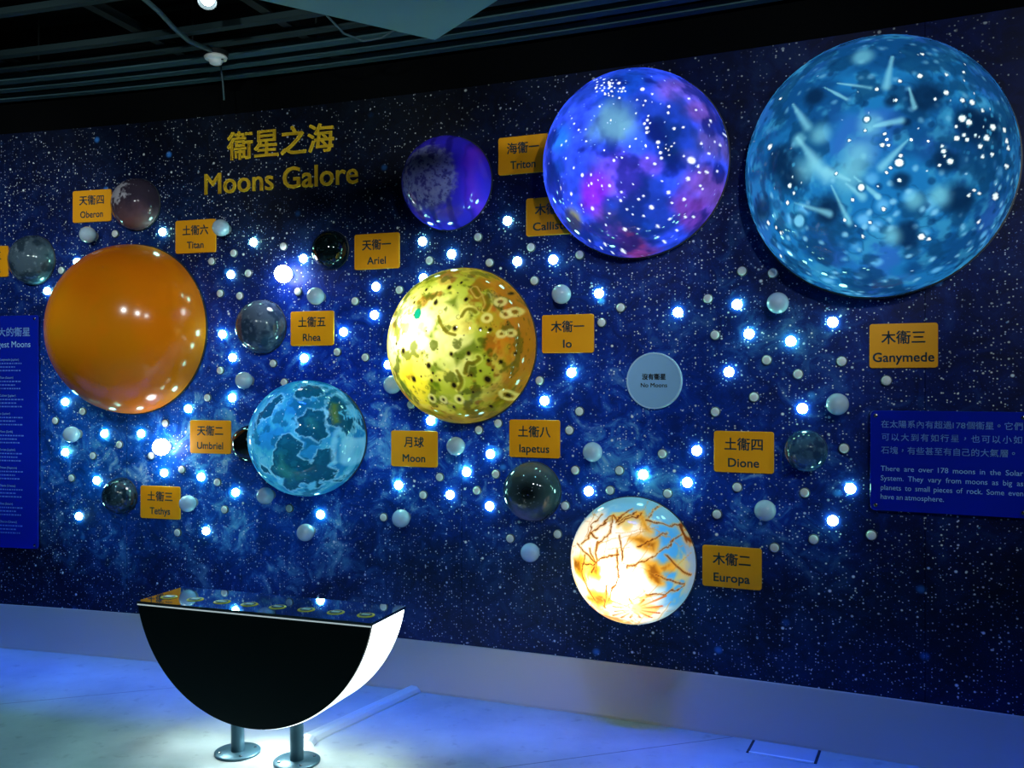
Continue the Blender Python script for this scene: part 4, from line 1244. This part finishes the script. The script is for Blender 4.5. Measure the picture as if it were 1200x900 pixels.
# ---------------------------------------------------------------- half-moon console
KU, KV = Vector((0.9425, -0.3342, 0)), Vector((0.3342, 0.9425, 0))
KT, KL, KTH, KS = 0.655, 1.14, 0.30, 0.475          # top height, length, thickness, depth of the half disc
kc = Vector((-1.094, 3.90, 0))
root = empty('half_moon_console', Matrix(((KU.x, KV.x, 0, kc.x), (KU.y, KV.y, 0, kc.y), (0, 0, 1, 0), (0, 0, 0, 1))))
tag(root, 'black half-moon console with a glowing white curved edge on two legs', 'console')
KR = ((KL / 2) ** 2 + KS ** 2) / (2 * KS)
a0 = math.asin((KL / 2) / KR)
ztop = KT - 0.012
def arc(R, n=64):
    cz = ztop - KS + KR
    # arc points from left to right, clipped at the underside of the top
    return [(R * math.sin(a), cz - R * math.cos(a)) for a in np.linspace(-a0, a0, n + 1)]
def half_disc(R, y0, y1, name, material):
    pts = arc(R)
    pts = [(x, min(z, ztop)) for x, z in pts]
    pts[0] = (pts[0][0], ztop)
    pts[-1] = (pts[-1][0], ztop)
    bm = bmesh.new()
    A = [bm.verts.new((x, y0, z)) for x, z in pts]
    B = [bm.verts.new((x, y1, z)) for x, z in pts]
    bm.faces.new(A)
    bm.faces.new(B[::-1])
    n = len(pts)
    for k in range(n):
        bm.faces.new((A[k], B[k], B[(k + 1) % n], A[(k + 1) % n]))
    return bm_obj(name, bm, material, root)
half_disc(KR, 0.0, 0.012, 'front_panel', M_PANEL)
half_disc(KR, KTH - 0.012, KTH, 'back_panel', M_PANEL)
half_disc(KR + 0.0045, 0.0125, KTH - 0.0125, 'glowing_edge', M_BAND)
bm = bmesh.new()
hw = KL / 2 + 0.004
bm = box_bm(-hw, hw, -0.004, KTH + 0.004, ztop + 0.0005, KT, 0.0015)
bm_obj('top_panel', bm, M_TOPGLASS, root)
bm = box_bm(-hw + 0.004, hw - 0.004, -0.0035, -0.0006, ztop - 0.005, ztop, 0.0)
bm_obj('edge_glint_strip', bm, mat('edge_glint_emission', (0.7, 0.72, 0.75, 1), 0.3, emit=(0.75, 0.95, 1.0, 1), strength=0.45), root)  # slight emission standing in for light caught on the polished front edge
M_BTN = mat('yellow_button_ring', srgb(235, 190, 20), 0.4)
M_BTN2 = mat('white_button_face', srgb(215, 225, 230), 0.4)
M_BTN3 = mat('dark_button_mark', srgb(20, 35, 60), 0.4)
for k in range(8):
    bx, by = -0.49 + 0.14 * k, 0.105
    b = lathe('button', [(0, 0), (0.037, 0), (0.037, 0.0012), (0.036, 0.002), (0, 0.002)], M_BTN, root, 32)
    b.location = (bx, by, KT)
    c = lathe('button_face', [(0, 0), (0.027, 0), (0.027, 0.0008), (0, 0.0008)], M_BTN3, b, 28)
    c.location = (0, 0, 0.0021)
    d = bm_obj('button_mark', box_bm(-0.017, 0.017, -0.009, 0.009, 0.0, 0.0015), M_BTN2, b)
    d.location = (0, 0, 0.003)
for lx in (-0.34, 0.0, 0.34):
    zz = ztop - KS + KR - math.sqrt(KR * KR - lx * lx)
    ul = lamp('under_fill', 'SPOT', (0, 0, 1), (0, 0, 0), UNDER_POWER * (0.7 if lx else 1.0), (0.80, 1.0, 0.97), 0.03, 150, 0.6)  # added fill without a fixture, brightens the floor under the body
    ul.parent = root
    ul.location = (lx, 0.19, zz - 0.012)
    ul.rotation_euler = (0, lx * 0.6, 0)
for lx in (-0.148, 0.148):
    zz = ztop - KS + KR - math.sqrt(KR * KR - lx * lx)
    lg = lathe('leg', [(0, 0.012), (0.0285, 0.012), (0.0285, zz + 0.004), (0, zz + 0.004)], M_PIPE, root, 32)
    lg.location = (lx, 0.13, 0)
    fl_ = lathe('foot_plate', [(0, 0), (0.098, 0), (0.098, 0.009), (0.094, 0.012), (0, 0.012)], M_PIPE, lg, 48)
    for k in range(4):
        a = math.pi / 4 + k * math.pi / 2
        s = lathe('bolt', [(0, 0.012), (0.006, 0.012), (0.006, 0.016), (0, 0.018)], M_SCREW, lg, 12)
        s.location = (0.075 * math.cos(a), 0.075 * math.sin(a), 0)

# ---------------------------------------------------------------- floor cable cover
def cover(name, p0, p1, w, h, material, parent):
    p0, p1 = Vector(p0), Vector(p1)
    d = (p1 - p0).normalized()
    s = Vector((-d.y, d.x, 0))
    prof = [(-w / 2, 0), (-w / 2, h * 0.25), (-w * 0.36, h * 0.75), (-w * 0.18, h), (w * 0.18, h), (w * 0.36, h * 0.75), (w / 2, h * 0.25), (w / 2, 0)]
    bm = bmesh.new()
    A = [bm.verts.new(p0 + s * a + Vector((0, 0, b))) for a, b in prof]
    B = [bm.verts.new(p1 + s * a + Vector((0, 0, b))) for a, b in prof]
    n = len(prof)
    for k in range(n):
        bm.faces.new((A[k], A[(k + 1) % n], B[(k + 1) % n], B[k]))
    bm.faces.new(A)
    bm.faces.new(B[::-1])
    return bm_obj(name, bm, material, parent)
root = empty('cable_cover', Matrix.Translation((-0.915, 4.21, 0)))
tag(root, 'satin metal cable cover on the floor running from console leg to wall skirting', 'cable cover')
cover('long_channel', (0, 0, 0), (0.405, 0.675, 0), 0.085, 0.03, M_DUCT, root)
cover('end_channel', (0.006, -0.005, 0), (0.004, -0.07, 0), 0.075, 0.028, M_DUCT, root)

# small floor plate against the skirting
M_PLATE = mat('floor_plate', srgb(165, 175, 190), 0.3)
M_GAP = mat('dark_gap', srgb(14, 18, 40), 0.7)
u, n = wall_frame(1.235)
p = Vector((1.235, wall_y(1.235), 0)) + n * 0.046
root = empty('floor_access_plate', Matrix(((u.x, n.x, 0, p.x), (u.y, n.y, 0, p.y), (0, 0, 1, 0), (0, 0, 0, 1))))
tag(root, 'small flat floor plate with a bright front edge against the skirting at right', 'floor plate')
bm_obj('plate', box_bm(-0.135, 0.135, 0.004, 0.150, 0.0, 0.004, 0.001), M_PLATE, root)
bm_obj('gasket', box_bm(-0.147, -0.1355, 0.004, 0.158, 0.0, 0.003), M_GAP, root)
bm_obj('gasket', box_bm(0.1355, 0.147, 0.004, 0.158, 0.0, 0.003), M_GAP, root)
bm_obj('front_edge', box_bm(-0.135, 0.135, 0.1505, 0.162, 0.0, 0.007, 0.001), mat('white_edge_tape', (0.9, 0.92, 0.92, 1), 0.5), root)

# ---------------------------------------------------------------- ceiling gear
SLZ = 3.30
def slat(off, width, x0, x1, z, label):
    xs = np.linspace(x0, x1, 30)
    bm = bmesh.new()
    rings = []
    for x in xs:
        uu, nn = wall_frame(x)
        q = Vector((x, wall_y(x), 0)) + nn * off
        rings.append([bm.verts.new(q + nn * a + Vector((0, 0, b))) for a, b in ((0, z), (width, z), (width, z + 0.03), (0, z + 0.03))])
    for A, B in zip(rings, rings[1:]):
        for k in range(4):
            bm.faces.new((A[k], A[(k + 1) % 4], B[(k + 1) % 4], B[k]))
    bm.faces.new(rings[0])
    bm.faces.new(rings[-1])
    o = bm_obj('ceiling_slat', bm, M_SLAT if off < 0.4 else M_SLAT_SHADE)
    tag(o, label, 'ceiling slat', 'metal ceiling slats along the star wall')
SL = (0.05, 0.20, 0.33, 0.50, 0.68, 1.13)
NAMES = ('grey metal ceiling slat nearest the star wall', 'grey metal ceiling slat second from the star wall', 'grey metal ceiling slat third from the star wall', 'grey metal ceiling slat fourth from the star wall', 'grey metal ceiling slat fifth from the star wall', 'grey metal ceiling slat farthest from the star wall, at the top left')
for off, wd, nm in zip(SL, (0.05, 0.055, 0.06, 0.05, 0.045, 0.04), NAMES):
    slat(off, wd, -5.6, 2.9, SLZ, nm)
def rail(x, label, length=2.2):
    uu, nn = wall_frame(x)
    q = Vector((x, wall_y(x), 0))
    p0, p1 = q + nn * 0.03, q + nn * length
    bm = bmesh.new()
    vs = []
    for p_ in (p0, p1):
        vs.append([bm.verts.new(p_ + uu * a + Vector((0, 0, b))) for a, b in ((-0.025, SLZ + 0.03), (0.025, SLZ + 0.03), (0.025, SLZ + 0.07), (-0.025, SLZ + 0.07))])
    A, B = vs
    for k in range(4):
        bm.faces.new((A[k], A[(k + 1) % 4], B[(k + 1) % 4], B[k]))
    bm.faces.new(A)
    bm.faces.new(B)
    o = bm_obj('ceiling_rail', bm, M_BEAM)
    tag(o, label, 'ceiling rail', 'dark rails crossing above the slats')
    for hx in (0.3, length - 0.3):
        t = tube('hanger_rod', [q + nn * hx + Vector((0, 0, SLZ + 0.07)), q + nn * hx + Vector((0, 0, CEIL))], 0.005, M_BEAM, None, 8)
        t.parent = o
rail(-0.90, 'dark ceiling rail crossing the slats above the Moons Galore title')
rail(-1.62, 'dark ceiling rail crossing the slats behind the smoke detector')
rail(0.42, 'dark ceiling rail crossing the slats above the violet moon dome')
rail(-2.60, 'dark ceiling rail crossing the slats at far left')

# smoke detector
root = empty('smoke_detector', Matrix.Translation((-1.515, 4.80, SLZ - 0.022)))
tag(root, 'round white smoke detector hanging under the ceiling slats', 'smoke detector')
lathe('housing', [(0, 0.0), (0.052, 0.0), (0.058, -0.008), (0.054, -0.018), (0.036, -0.026), (0.030, -0.040), (0.018, -0.046), (0, -0.047)], M_WHITE, root, 40)
lathe('mounting_base', [(0, 0.022), (0.062, 0.022), (0.062, 0.0005), (0, 0.0005)], M_BEAM, root, 40)
s = lathe('indicator', [(0, 0.0), (0.006, 0.0), (0.005, -0.004), (0, -0.005)], M_INK, root, 16)
s.location = (0.040, -0.02, -0.0235)
tag(tube('drop_cable', [(-1.535, 4.95, SLZ), (-1.535, 4.955, SLZ - 0.05), (-1.525, 4.95, SLZ - 0.11), (-1.52, 4.955, SLZ - 0.20)], 0.005, M_CABLE), 'thin grey cable end dangling below the smoke detector', 'cable')
tag(tube('ceiling_cable', [(-1.62, 4.12, SLZ - 0.005), (-1.60, 4.25, SLZ - 0.012), (-1.585, 4.4, SLZ - 0.03), (-1.57, 4.55, SLZ - 0.035), (-1.54, 4.68, SLZ - 0.02), (-1.52, 4.75, SLZ - 0.012)], 0.012, M_CABLE), 'grey cable sagging from the rails towards the smoke detector', 'cable')
tag(tube('ceiling_cable', [(-0.88, 4.15, SLZ), (-0.84, 4.25, SLZ - 0.03), (-0.78, 4.35, SLZ - 0.075), (-0.70, 4.42, SLZ - 0.085), (-0.62, 4.45, SLZ - 0.06), (-0.52, 4.45, SLZ)], 0.005, M_CABLE), 'thin cable looping below the slats beside the hanging board', 'cable')

# spotlight at the top edge
sp_ = Vector((-1.305, 4.02, 3.235))
q = Vector((0.12, -0.5, -0.85)).normalized()
root = empty('ceiling_spotlight', Matrix.Translation(sp_) @ q.to_track_quat('Z', 'Y').to_matrix().to_4x4())
tag(root, 'bright ceiling spotlight at the top edge left of the hanging board', 'spotlight')
lathe('lamp_head', [(0.0, -0.12), (0.036, -0.12), (0.042, -0.10), (0.042, 0.0), (0.039, 0.0), (0.034, -0.02), (0, -0.03)], M_BEAM, root, 32)
lathe('lens', [(0, -0.0285), (0.030, -0.0185), (0.026, -0.010), (0, -0.006)], mat('lit_lens', (0.8, 0.8, 0.8, 1), 0.3, emit=(0.75, 0.95, 1, 1), strength=60.0), root, 32)
inv = root.matrix_world.inverted()
t = tube('bracket', [inv @ (sp_ - q * 0.08 + Vector((0, 0, 0.03))), inv @ Vector((sp_.x - 0.01, sp_.y + 0.04, SLZ + 0.06)), inv @ Vector((sp_.x - 0.01, sp_.y + 0.04, CEIL))], 0.008, M_BEAM, root, 8)

# hanging pale board
c0 = Vector((-0.29, 3.55, 2.90))
e1, e2 = Vector((-0.836, -0.549, 0)), Vector((0.549, -0.836, 0))
root = empty('hanging_board', Matrix(((e1.x, e2.x, 0, c0.x), (e1.y, e2.y, 0, c0.y), (0, 0, 1, c0.z), (0, 0, 0, 1))))
tag(root, 'pale square board hanging from the ceiling, its corner pointing down at the top', 'ceiling board')
bm_obj('board', box_bm(0, 1.2, 0, 1.2, 0, 0.025, 0.002), M_CLOUD, root)
for a, b in ((0.15, 0.15), (1.05, 0.15), (0.15, 1.05), (1.05, 1.05)):
    t = tube('suspension_wire', [(a, b, 0.025), (a, b, CEIL - 2.90)], 0.002, M_BEAM, root, 6)
